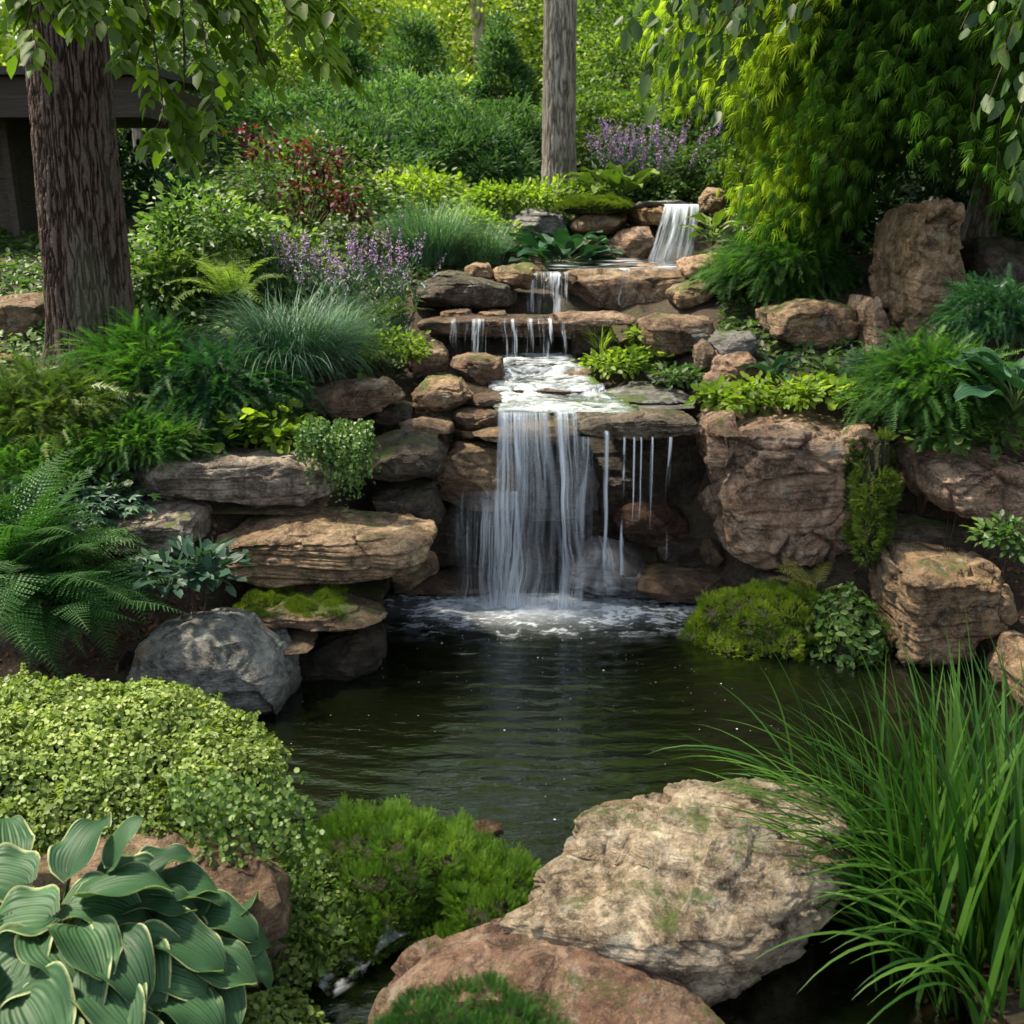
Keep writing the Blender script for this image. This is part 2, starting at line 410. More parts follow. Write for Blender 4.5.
tanm = rock_mat(TAN, 0, .25, .35); tanmoss = rock_mat(TAN, 0, .5, .4); pink = rock_mat(PINK, 0, .22, .25); pinkmoss = rock_mat(PINK, 0, .48, .35)
brown = rock_mat(BROWN, 0, .3, .3); grey = rock_mat(GREY, 0, .1, .75); greyb = rock_mat(GREY, 0, .35, .5)
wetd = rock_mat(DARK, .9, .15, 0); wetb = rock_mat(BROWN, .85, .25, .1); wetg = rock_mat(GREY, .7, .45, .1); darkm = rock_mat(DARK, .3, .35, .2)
wett = rock_mat(TAN, .6, .3, .2)

# right bank
rock('B1', 'big rust-brown cliff-like block standing right of the main fall, cracked front', [(700,404),(765,401),(830,402),(892,407),(890,450),(872,505),(850,548),(800,570),(745,570),(712,556),(705,515),(695,470),(697,430)], 5.25, .95, pink, N=96, k=11, strata=.45, crack=1.6, rough=1.7, cut=.012, lump=.9)
rock('B2', 'long fractured tan block above the lower pondside block, at the right edge', [(882,438),(932,428),(990,440),(1075,452),(1085,540),(1000,530),(910,508),(886,484)], 4.85, .9, pink, N=70, k=10, strata=.4, crack=1.5, rough=1.5, cut=.02)
rock('B3', 'grey and tan lower block at the waterline right of the bright moss clump', [(862,542),(905,536),(1000,543),(1018,565),(1016,605),(965,630),(945,668),(870,668),(866,610)], 4.55, .75, tanm, N=66, k=10, strata=.6, crack=1.2, rough=1.4, cut=.02)
rock('B4', 'pale boulder half hidden by tall grass at the right edge of the pond', [(985,655),(1010,630),(1080,630),(1090,720),(990,722)], 4.1, .5, tanm, N=30)
rock('B5', 'dark block standing for the shaded gap behind the pondside moss', [(745,560),(870,550),(880,640),(740,640)], 5.2, .5, darkm, N=26)  # dark stone tone stands in for the shade under the overhanging block
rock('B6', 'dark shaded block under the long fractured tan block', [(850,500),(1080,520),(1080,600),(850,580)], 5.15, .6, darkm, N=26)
rock('NS', 'tall upright standing stone under the feathery maple', [(868,385),(870,330),(871,270),(879,222),(898,201),(942,197),(957,201),(961,250),(970,300),(972,385)], 6.1, .75, rock_mat(TAN, 0, .2, .3), N=76, k=14, strata=.25, crack=1.4, lean=.06, cut=.012, rough=1.5, lump=.6, name='standing_stone')
rock('NS2', 'dark block standing for the shaded right side of the standing stone', [(940,240),(1000,235),(1050,260),(1060,370),(945,370)], 6.45, .8, darkm, N=34)  # shaded side face of the upright stone, put into a separate dark block
rock('N1', 'flat-topped grey-tan block left of the standing stone', [(755,306),(775,299),(850,298),(862,318),(850,345),(790,350),(762,334)], 6.35, .7, tanmoss, N=46, k=6, strata=.5)
rock('N2', 'pinkish upright wedge between the flat-topped block and the standing stone', [(846,300),(868,294),(884,330),(890,378),(855,375),(848,340)], 6.2, .6, pink, N=34)
rock('N3', 'broken low rock under the flat-topped block', [(770,345),(860,345),(870,385),(780,382)], 6.3, .5, brown, N=30)
rock('N4', 'shaded stone at the far right edge beside the standing stone', [(985,290),(1060,285),(1060,400),(990,390)], 5.9, .6, brown, N=26)
# rocks along the right of the stream
rock('R1', 'squat brown block with a flat cap beside the leafy stream bank', [(634,318),(660,312),(712,312),(716,330),(704,352),(690,358),(640,358),(634,340)], 6.75, .55, rock_mat(BROWN, 0, .25, .3), N=40, k=7, strata=.8)
rock('R2', 'thin pale flat stone behind the reddish rubble heap', [(682,330),(715,324),(722,340),(690,346)], 6.7, .4, greyb, N=22)
rock('R3', 'rounded grey-brown cobble topping the rubble heap', [(708,340),(722,330),(750,330),(760,345),(756,364),(720,364)], 6.3, .35, greyb, N=28)
rock('R4', 'small dull cobble on the left of the rubble heap', [(692,345),(706,338),(716,350),(712,372),(694,370)], 6.3, .3, brown, N=22)
rock('R5', 'reddish split stone at the foot of the rubble heap', [(716,358),(750,350),(768,375),(766,396),(728,396),(706,384)], 6.1, .35, pink, N=30)
rock('R6', 'pinkish small lump at the lower left of the rubble heap', [(702,375),(722,370),(730,396),(704,396)], 6.05, .25, pink, N=20)
rock('R7', 'pale layered shelf stone between the stream and the leafy plants', [(600,392),(625,382),(680,380),(696,392),(690,404),(610,406)], 6.0, .8, greyb, N=34, k=4, strata=1.0)
rock('R8', 'second pale shelf stone stepping up behind the layered shelf', [(640,372),(690,366),(704,378),(650,384)], 6.4, .5, greyb, N=24, k=4)
# main lip
rock('L1', 'thin overhanging capstone right of the main fall lip', [(574,416),(600,410),(660,408),(698,410),(703,425),(695,437),(640,441),(590,440),(575,432)], 5.48, .36, rock_mat(((.14,.10,.06),(.24,.18,.12),(.36,.29,.21),(.19,.16,.12)), .35, .3, .3), N=70, k=9, strata=3.0, crack=.6, cut=.02, name='capstone', lump=.8, rough=1.6)
rock('L4', 'flat pale stone behind the thin capstone, lapped by the rapids', [(590,404),(640,398),(694,402),(696,410),(600,412)], 5.86, .4, rock_mat(GREY, .3, .3, .4), N=30, k=6, strata=.8)
rock('L2', 'wet capstone under the main sheet of water', [(470,420),(500,412),(582,412),(582,440),(540,446),(490,440)], 5.66, .8, wett, N=40, k=7, strata=.8, name='capstone', lump=.5)
rock('L3', 'wet shelf left of the main fall lip', [(452,404),(500,402),(505,428),(458,432)], 5.9, .5, wetb, N=26)
rock('C1', 'rounded greenish boulder seen through the main fall', [(498,452),(530,440),(580,446),(600,480),(590,515),(540,522),(505,515)], 5.85, .5, wetg, N=36, k=3, strata=.3)
rock('C2', 'wet tan stone left of the main fall, splashed', [(428,470),(455,442),(498,440),(520,470),(515,510),(470,512),(425,502)], 5.62, .6, wett, N=40, k=4)
rock('C3', 'dark glistening stone in the recess below the capstone', [(612,508),(635,494),(685,500),(692,535),(660,548),(615,545)], 5.8, .45, rock_mat(((.07,.03,.02),(.13,.06,.035),(.2,.1,.06),(.09,.06,.045)), .8, .1, 0), N=32, k=4)
rock('C4', 'domed wet rock the right strand splashes over', [(566,592),(568,560),(590,538),(620,538),(642,560),(650,592)], 5.42, .5, wetd, N=34, k=3, strata=.2)
rock('C5', 'low wet stone at the pool edge right of the domed rock', [(628,572),(660,562),(722,566),(732,580),(720,604),(640,604)], 5.38, .5, wetb, N=34, k=4)
rock('C6', 'small rusty stone wedged at the foot of the rust-brown block', [(698,545),(712,538),(724,550),(722,568),(700,568)], 5.5, .25, wetb, N=18)
rock('C7', 'brown stone inside the recess beyond the main fall, low', [(500,545),(540,535),(565,545),(565,575),(500,578)], 5.95, .4, wetb, N=26, k=4)
rock('C8', 'low wet ledge at the pool edge left of the main fall', [(388,572),(430,566),(490,566),(500,590),(400,594)], 5.55, .5, wetb, N=32, k=4)
rock('C9', 'dark stone added as a back wall to darken the recess', [(430,430),(720,430),(735,600),(420,600)], 6.04, .4, wetd, N=50, k=6)  # dark wall placed over the ground to put shade into the cavern
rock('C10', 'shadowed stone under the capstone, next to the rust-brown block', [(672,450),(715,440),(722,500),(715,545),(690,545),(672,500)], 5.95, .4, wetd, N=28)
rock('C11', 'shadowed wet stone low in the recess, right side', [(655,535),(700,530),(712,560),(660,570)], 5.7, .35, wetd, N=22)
# stones the rapids run over
rock('E1', 'flat wet stone breaking the surface at the head of the rapids', [(505,366),(540,362),(575,366),(570,376),(510,376)], 6.75, .35, wetg, N=26, k=5, strata=.6)
rock('E2', 'wet brown step stone across the middle of the rapids', [(488,382),(530,378),(590,380),(596,392),(540,396),(490,394)], 6.25, .5, wetb, N=34, k=6, strata=.8)
rock('E3', 'low wet stone at the left rim of the rapids', [(470,392),(500,388),(512,402),(478,408)], 6.0, .35, wetb, N=22)
rock('E4', 'small wet pebble-like stone in the upper rapids, right side', [(560,370),(590,368),(596,380),(562,382)], 6.6, .25, wett, N=20, k=4)
# left of the stream
rock('M1', 'brown rounded stone below the second ledge, top of the left stack', [(405,345),(425,337),(447,343),(450,365),(440,373),(408,372)], 6.5, .4, brown, N=28)
rock('M2', 'angular brown block at the left side of the rapids', [(450,358),(470,352),(503,355),(505,375),(495,385),(455,384)], 6.35, .45, brown, N=32, k=6, strata=.8)
rock('M3', 'smooth tan boulder left of the rapids above the shadowed gap', [(411,385),(430,374),(466,374),(475,385),(472,404),(450,412),(415,410)], 5.95, .42, tanmoss, N=36, k=4)
rock('M4', 'long log-shaped brown rock at the edge of the fescue bank', [(292,392),(340,380),(400,376),(406,395),(390,405),(340,418),(300,420)], 5.75, .4, brown, N=42, k=4, strata=.9)
rock('M5', 'flat reddish stone in the shadowed gap of the left stack', [(398,420),(425,415),(452,420),(455,433),(400,437)], 5.75, .35, brown, N=26)
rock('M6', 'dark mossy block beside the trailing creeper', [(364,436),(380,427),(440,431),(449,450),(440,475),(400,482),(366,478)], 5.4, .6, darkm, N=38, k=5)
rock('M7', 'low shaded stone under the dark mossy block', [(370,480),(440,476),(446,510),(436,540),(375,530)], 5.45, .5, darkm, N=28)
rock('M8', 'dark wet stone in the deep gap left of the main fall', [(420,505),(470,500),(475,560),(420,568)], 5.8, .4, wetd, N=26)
rock('M9', 'little dark stone bridging the fescue bank and the left stack', [(370,400),(412,400),(415,426),(375,426)], 5.9, .35, darkm, N=22)
# left terraces
rock('A1', 'long grey weathered slab on top of the left terrace', [(119,452),(140,447),(200,446),(262,446),(325,447),(345,458),(343,492),(320,504),(240,508),(165,500),(121,486)], 4.95, .45, rock_mat(((.15,.11,.08),(.29,.23,.17),(.46,.39,.31),(.24,.19,.15)), 0, .2, .45), N=72, k=6, strata=.9, crack=.9, name='stone_slab')
rock('A1b', 'brown underlayer stone beneath the long grey slab', [(195,492),(320,490),(330,505),(290,516),(215,514)], 5.0, .5, brown, N=34, k=5)
rock('A2', 'mottled squarish block beneath the left end of the grey slab', [(92,502),(130,497),(205,497),(213,512),(213,552),(160,556),(100,548)], 4.62, .5, rock_mat(((.15,.11,.08),(.29,.23,.17),(.46,.39,.31),(.24,.19,.15)), 0, .2, .45), N=48, k=10, cut=.02)
rock('A3', 'broad tan flat-topped slab jutting towards the fall', [(210,520),(250,510),(330,506),(400,510),(433,525),(438,545),(420,566),(385,582),(330,586),(270,588),(235,584),(214,560)], 4.62, .72, rock_mat(TAN, 0, .28, .15), N=76, k=6, strata=1.1, crack=.6, name='stone_slab')
rock('A3b', 'brown stone tucked under the right tip of the tan slab', [(385,560),(430,545),(440,570),(400,590)], 4.95, .4, brown, N=26)
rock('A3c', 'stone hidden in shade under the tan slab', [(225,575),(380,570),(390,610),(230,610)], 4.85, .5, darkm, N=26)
rock('A4', 'low stone wearing a bright green moss cap', [(234,604),(262,584),(330,582),(386,598),(388,610),(360,624),(310,632),(262,632),(240,618)], 4.4, .55, rock_mat(BROWN, 0, .35, .3), N=48, k=4, strata=.9)
rock('A4b', 'small stone below the moss-capped stone', [(262,632),(300,628),(318,640),(290,656),(264,652)], 4.3, .3, brown, N=24)
rock('A4c', 'dark undercut stone at the waterline below the moss-capped stone', [(292,640),(385,618),(388,680),(360,700),(300,705)], 4.48, .45, wetd, N=34, k=5)
rock('A5', 'large rounded grey boulder at the pond edge', [(126,665),(134,630),(162,612),(205,607),(250,614),(282,640),(298,672),(302,700),(285,720),(235,726),(170,720),(132,700)], 4.0, .6, rock_mat(((.15,.14,.125),(.25,.24,.22),(.38,.37,.34),(.22,.20,.17)), 0, .1, .9), N=80, k=3.2, strata=.0, crack=.2, cut=.03, ncut=22, rough=.8, lump=1.5)
rock('A5b', 'little dark stone touching the left side of the grey boulder', [(112,665),(130,650),(142,690),(116,698)], 4.2, .25, darkm, N=20)
# left back, beside the trunk
rock('W1', 'dark brown ledge rock left of the big trunk', [(-30,295),(30,292),(64,300),(66,345),(20,352),(-30,350)], 6.5, .7, brown, N=36)
rock('W2', 'orange-brown rock below the ledge at the left edge', [(-30,352),(20,348),(46,356),(44,380),(-30,384)], 6.1, .5, rock_mat(((.16,.08,.03),(.3,.16,.06),(.4,.24,.1),(.2,.12,.06)), 0, .3, .1), N=30)
rock('W3', 'small dark rock right beside the base of the big trunk', [(55,330),(75,326),(80,346),(58,350)], 6.0, .3, brown, N=20)
# second ledge
rock('S2', 'long thin dark ledge stone the lower row of trickles drops from', [(417,318),(470,313),(560,316),(607,322),(606,334),(560,336),(480,338),(420,332)], 7.02, .42, wetb, N=60, k=8, strata=1.0, crack=.3, cut=.03, name='ledge_stone', lump=.5)
rock('S2b', 'rusty right half of the thin ledge, dry', [(552,312),(632,310),(636,322),(600,328),(556,322)], 7.0, .4, rock_mat(PINK, .5, .2, .1), N=40, k=7, name='ledge_stone', lump=.6)
rock('S2c', 'black hollow stone behind the lower row of trickles', [(430,335),(630,325),(630,372),(430,372)], 7.45, .4, wetd, N=34, k=6)
rock('S2d', 'grassy dark lump at the right end of the ledge hollow', [(570,332),(612,326),(622,352),(575,360)], 7.15, .35, darkm, N=24)
# third ledge
rock('S3', 'thick pinkish-brown slab spanning below the top fall', [(544,275),(580,265),(640,262),(700,263),(704,290),(680,300),(640,314),(610,300),(560,292),(546,290)], 7.75, 1.35, rock_mat(PINK, .25, .15, .15), N=72, k=7, strata=.8, crack=.6, lean=.0, name='stone_slab', lump=.7)
rock('S3c', 'rust and cream stone at the right end of the pinkish slab', [(676,262),(700,255),(735,252),(738,268),(715,280),(680,278)], 7.6, .6, rock_mat(PINK, 0, .3, .5), N=34, k=4)
rock('S3b', 'rounded greenish boulder under the right end of the pinkish slab', [(665,292),(680,282),(708,278),(716,292),(706,308),(672,310)], 7.35, .45, tanmoss, N=30, k=3.5)
rock('S3d', 'dark stone in the hollow under the pinkish slab', [(530,290),(660,292),(660,318),(530,318)], 8.1, .4, wetd, N=28)
rock('T1', 'long dark rounded rock at the left of the ledges', [(411,282),(440,270),(480,278),(515,290),(518,305),(495,311),(415,309)], 7.35, .6, rock_mat(DARK, .3, .35, .5), N=46, k=4)
rock('T2', 'small pale cobble on the long dark rock', [(464,270),(476,262),(490,264),(494,278),(468,280)], 7.6, .3, tanm, N=22, k=3)
rock('T3', 'rounded tan block left of the middle trickle', [(492,270),(510,262),(540,266),(545,280),(528,290),(496,286)], 7.6, .5, tanmoss, N=30, k=4)
rock('T4', 'small brown stone below the long dark rock, left', [(440,310),(470,308),(474,320),(444,320)], 7.2, .3, brown, N=18)
rock('T5', 'small brown stone below the long dark rock, right', [(478,310),(506,309),(508,319),(480,320)], 7.2, .3, tanm, N=18)
# top
rock('U1', 'flat grey rock at the left of the top tier', [(507,222),(520,210),(562,208),(567,225),(560,240),(510,238)], 9.2, .7, grey, N=40, k=5, strata=.6)
rock('U2', 'tan stone under the mossy cap of the top tier', [(567,222),(580,214),(624,212),(628,228),(618,238),(570,237)], 9.1, .7, tanm, N=36, k=5, strata=.7)
rock('U3', 'orange banded block left of the top fall', [(624,210),(640,206),(668,206),(672,220),(664,228),(628,228)], 9.15, .7, rock_mat(((.2,.1,.04),(.34,.19,.08),(.45,.3,.16),(.26,.17,.1)), 0, .2, .1), N=36, k=6, strata=1.2)
rock('U3b', 'thin grey lid stone on the orange banded block', [(626,203),(660,200),(698,203),(698,210),(630,210)], 9.2, .8, grey, N=34, k=5, strata=.5)
rock('U4', 'angular reddish stone left of the foot of the top fall', [(600,250),(618,232),(648,226),(656,240),(650,264),(604,266)], 8.95, .6, rock_mat(PINK, .2, .2, .2), N=36, k=5)
rock('U5', 'small stone at the left foot of the angular reddish stone', [(574,240),(600,236),(602,252),(578,254)], 9.0, .4, brown, N=22)
rock('U6', 'rounded tan boulder right of the top fall lip', [(698,198),(706,187),(722,187),(728,200),(722,214),(700,213)], 9.0, .45, tanm, N=28, k=3.5)
rock('U7', 'whitish boulder right of the foot of the top fall', [(720,232),(732,221),(752,226),(760,240),(748,248),(722,246)], 8.5, .45, rock_mat(((.3,.28,.25),(.42,.4,.36),(.55,.52,.48),(.3,.27,.24)), 0, .3, .5), N=30, k=4)
rock('U8', 'dark wet stone behind the top fall', [(650,215),(700,208),(712,240),(700,268),(655,268)], 9.35, .4, wetb, N=30)
rock('U9', 'small tan stone between the whitish boulder and the maple', [(735,245),(760,235),(775,250),(765,262),(740,262)], 8.3, .4, tanm, N=22)
# foreground
def step_f1(P):
    P = P.copy(); a, b = aZ(585, 850, .38), aZ(760, 915, .38); n = np.array([-(b[1] - a[1]), b[0] - a[0]]); n /= np.linalg.norm(n)
    d = (P[:, :2] - a[:2]) @ n + .05 * fbm(P * 5, 3, 3); low = sstep(.02, -.03, d) * sstep(.20, .30, P[:, 2])
    a2, b2 = aZ(600, 800, .38), aZ(800, 850, .38); d2 = (P[:, 0] - aZ(640, 880, .38)[0]) - .5 * (P[:, 1] - aZ(640, 880, .38)[1]) + .06 * fbm(P * 6, 3, 8)
    P[:, 2] -= .075 * low; P[:, 2] -= .03 * sstep(.03, -.02, d2) * sstep(.2, .3, P[:, 2]); P[:, 2] += .008 * fbm(P * 4, 3, 9) * sstep(.2, .3, P[:, 2])
    c_ = P[:, :2].mean(0); P[:, :2] = c_ + (P[:, :2] - c_) * (1 - .20 * sstep(.27, .10, P[:, 2]))[:, None]; return P
rock('F1', 'large pale flat-topped boulder at the near edge of the pond', [(588,820),(612,798),(662,779),(722,776),(775,786),(837,792),(856,850),(840,895),(800,930),(765,962),(700,962),(640,950),(560,934),(500,914),(546,895),(552,862),(596,846)], .38, .40, rock_mat(((.22,.13,.06),(.42,.30,.18),(.68,.57,.41),(.34,.23,.12)), 0, .40, .45), mode='top', N=120, k=5, strata=.25, crack=.7, rough=1.3, cut=.02, ncut=40, lean=.02, lump=.9, fit=[(497,777),(859,1012)], post=step_f1)
rock('F1b', 'rough brown base of the large pale boulder, toned dark for the shade under its overhang', [(600,850),(850,850),(858,930),(838,965),(745,985),(640,950)], .22, .7, rock_mat(BROWN, 0, .5, .1), mode='top', N=70, k=5, strata=.6, rough=1.5, fit=[(600,840),(862,1030)])  # brown lower body, with the overhang's shade put into its darker tone
rock('F2', 'smooth reddish-brown boulder at the bottom edge, in front of the pale one', [(352,985),(395,945),(440,926),(520,918),(610,932),(670,965),(725,1030),(700,1120),(400,1120),(340,1040)], .20, .5, rock_mat(((.15,.075,.045),(.27,.15,.09),(.40,.27,.18),(.2,.14,.10)), 0, .25, .3), mode='top', N=84, k=3.2, strata=.2, crack=.4, cut=.03, rough=.8, fit=[(362,917),(725,1180)])
rock('F3', 'brown rock under the creeping leafy mound', [(-160,800),(60,712),(200,715),(275,760),(290,810),(262,880),(60,900),(-160,900)], .46, .6, rock_mat(BROWN, 0, .3, .2), mode='top', N=50, k=4)
rock('F4', 'dark wet rock at the foot of the feathery green cushion', [(330,900),(420,880),(520,890),(520,930),(400,945)], .06, .4, wetd, mode='top', N=30, k=4)
rock('F5', 'submerged pale stone glinting beyond the feathery cushion', [(440,815),(490,808),(515,820),(480,838),(445,835)], .03, .2, rock_mat(TAN, .5, .2, .2), mode='top', N=24, k=3)
# ------------------------------------------------------------------ water
def water_mat():
    t = NT('pond_water'); geo = t.n('ShaderNodeNewGeometry'); v = geo.outputs['Position']
    g = t.n('ShaderNodeBsdfGlossy'); g.inputs['Roughness'].default_value = .035; g.inputs['Color'].default_value = (.92, .95, .95, 1)
    tr = t.n('ShaderNodeBsdfTransparent'); tr.inputs[0].default_value = (.55, .48, .26, 1)
    df = t.n('ShaderNodeBsdfDiffuse'); df.inputs[0].default_value = (.004, .006, .002, 1)
    fr = t.n('ShaderNodeFresnel'); fr.inputs['IOR'].default_value = 1.85
    h = t.noise(t.mapv(v, (3, 8, 1)), 3.2, 4, .55, .6)
    bm = t.bump(h, .35, .012); t.l(bm, g.inputs['Normal']); t.l(bm, fr.inputs['Normal'])
    m1 = t.n('ShaderNodeMixShader'); t.l(t.attr('murk'), m1.inputs[0]); t.l(tr.outputs[0], m1.inputs[1]); t.l(df.outputs[0], m1.inputs[2])
    m2 = t.n('ShaderNodeMixShader'); t.l(fr.outputs[0], m2.inputs[0]); t.l(m1.outputs[0], m2.inputs[1]); t.l(g.outputs[0], m2.inputs[2])
    t.l(m2.outputs[0], t.out.inputs[0]); return t.m
def froth_mat(name, gain=1.0, glossy=.04, body=None):
    """aerated water: its own opacity comes from the 'dens' attribute of the mesh"""
    t = NT(name); d = t.attr('dens')
    df = t.n('ShaderNodeBsdfDiffuse'); df.inputs[0].default_value = (.80, .87, .94, 1)
    tl = t.n('ShaderNodeBsdfTranslucent'); tl.inputs[0].default_value = (.80, .87, .94, 1)
    gl = t.n('ShaderNodeBsdfGlossy'); gl.inputs[0].default_value = (.9, .9, .9, 1); gl.inputs['Roughness'].default_value = .18
    a = t.n('ShaderNodeMixShader'); a.inputs[0].default_value = .45; t.l(df.outputs[0], a.inputs[1]); t.l(tl.outputs[0], a.inputs[2])
    b = t.n('ShaderNodeMixShader'); b.inputs[0].default_value = glossy; t.l(a.outputs[0], b.inputs[1]); t.l(gl.outputs[0], b.inputs[2])
    tr = t.n('ShaderNodeBsdfTransparent')
    if body is not None:
        fr = t.n('ShaderNodeFresnel'); fr.inputs['IOR'].default_value = 1.33
        g2 = t.n('ShaderNodeBsdfGlossy'); g2.inputs['Roughness'].default_value = .08
        tr.inputs[0].default_value = (*body, 1)
        mm = t.n('ShaderNodeMixShader'); t.l(fr.outputs[0], mm.inputs[0]); t.l(tr.outputs[0], mm.inputs[1]); t.l(g2.outputs[0], mm.inputs[2]); base = mm.outputs[0]
    else: base = tr.outputs[0]
    m = t.n('ShaderNodeMixShader'); t.l(t.math('MULTIPLY', d, gain, clamp=True), m.inputs[0]); t.l(base, m.inputs[1]); t.l(b.outputs[0], m.inputs[2])
    t.l(m.outputs[0], t.out.inputs[0]); return t.m
WM = water_mat(); FM = froth_mat('falling_water'); FOAM = froth_mat('foam', 1.35, .05)
RAPID = froth_mat('rapids', 1.0, .06, (.75, .78, .72))

def pool():
    xs = np.arange(-2.6, 2.61, .022); ys = np.arange(1.2, 6.3, .018)
    X, Y = np.meshgrid(xs, ys, indexing='ij')
    r = np.sqrt(((X - .15) / 1.5) ** 2 + (Y - 5.45) ** 2)
    P = np.stack([X, Y, 0 * X], -1).reshape(-1, 3); rr = r.ravel()
    n1 = fbm(P * [2.2, 2.2, 0], 3, 3); n2 = fbm(P * [4, 16, 0], 3, 4); n3 = fbm(P * [9, 30, 0], 2, 8)
    att = np.exp(-rr / 2.2)
    Z = .0034 * np.sin((rr + .10 * n1) * 2 * pi / .115) * att * (.5 + .6 * n1 + .4) + .0045 * n2 * (.25 + att) + .0012 * n3
    Z += .010 * np.exp(-rr / .35) * fbm(P * [14, 14, 0], 3, 6)
    P[:, 2] = Z
    dep = np.clip(-gz(P[:, 0], P[:, 1]), 0, 2); o = mk('pond_water', P, grid(len(xs), len(ys)), WM, attrs={'murk': 1 - np.exp(-dep * 3.8)}); tag(o, kind='structure'); o['label'] = 'dark rippled pond water'
    # foam
    xs = np.arange(-1.0, 1.25, .009); ys = np.arange(4.7, 5.62, .009); X, Y = np.meshgrid(xs, ys, indexing='ij')
    P = np.stack([X, Y, 0 * X], -1).reshape(-1, 3); x, y = P[:, 0], P[:, 1]
    cx = .14; edge = 5.42
    q = np.sqrt(((x - cx) / .62) ** 2 + ((y - edge) / .25) ** 2)
    warp = np.stack([fbm(P * 5, 2, 41), fbm(P * 5, 2, 42), 0 * x], 1) * .10
    w1 = fbm((P + warp) * [9, 20, 0], 5, 43, .62); w2 = fbm((P + warp * .5) * [40, 70, 0], 3, 49, .6); big = fbm(P * [3, 4, 0], 2, 47)
    core = np.exp(-(q / .8) ** 2)
    d = core * (.85 + .6 * w1 + .4 * w2) + np.exp(-(q / 1.7) ** 3) * sstep(.02, .45, w1 + .55 * w2 + .25 * big) * .75
    d = np.clip(d, 0, 1)
    d *= sstep(2.6, 1.9, q)
    P[:, 2] = .010 + .018 * core * (fbm(P * 16, 3, 44) + .6) + .004 * fbm(P * 8, 2, 4)
    o = mk('foam', P, grid(len(xs), len(ys)), FOAM, attrs={'dens': d}); tag(o, 'white foam spreading on the pond where the main fall lands', 'foam', kind='stuff')
    # floating specks and bubbles
    rg = np.random.default_rng(5); n = 170
    tv = np.array([[cos(a), sin(a), 0] for a in np.linspace(0, 2 * pi, 7)[:-1]] + [[0, 0, .5]]); tf = np.array([[i, (i + 1) % 6, 6] for i in range(6)])
    x = rg.uniform(-1.0, 1.3, n); y = 5.3 - np.abs(rg.normal(0, 1.0, n)); s = rg.uniform(.0012, .0026, n) * (1 + (rg.random(n) < .06) * 1.5)
    k = gz(x, y) < -.15; x, y, s = x[k], y[k], s[k]; n = len(x)
    V = tv[None] * s[:, None, None] + np.stack([x, y, np.full(n, .0045)], 1)[:, None]
    Fc = tf[None] + 7 * np.arange(n)[:, None, None]
    t = plain_mat('bubble_specks', (.35, .37, .34), (.7, .72, .68), rough=.4)
    tag(mk('bubbles', V.reshape(-1, 3), Fc.reshape(-1, 3), t), 'pale bubbles and specks drifting on the dark pond', 'bubbles', kind='stuff')

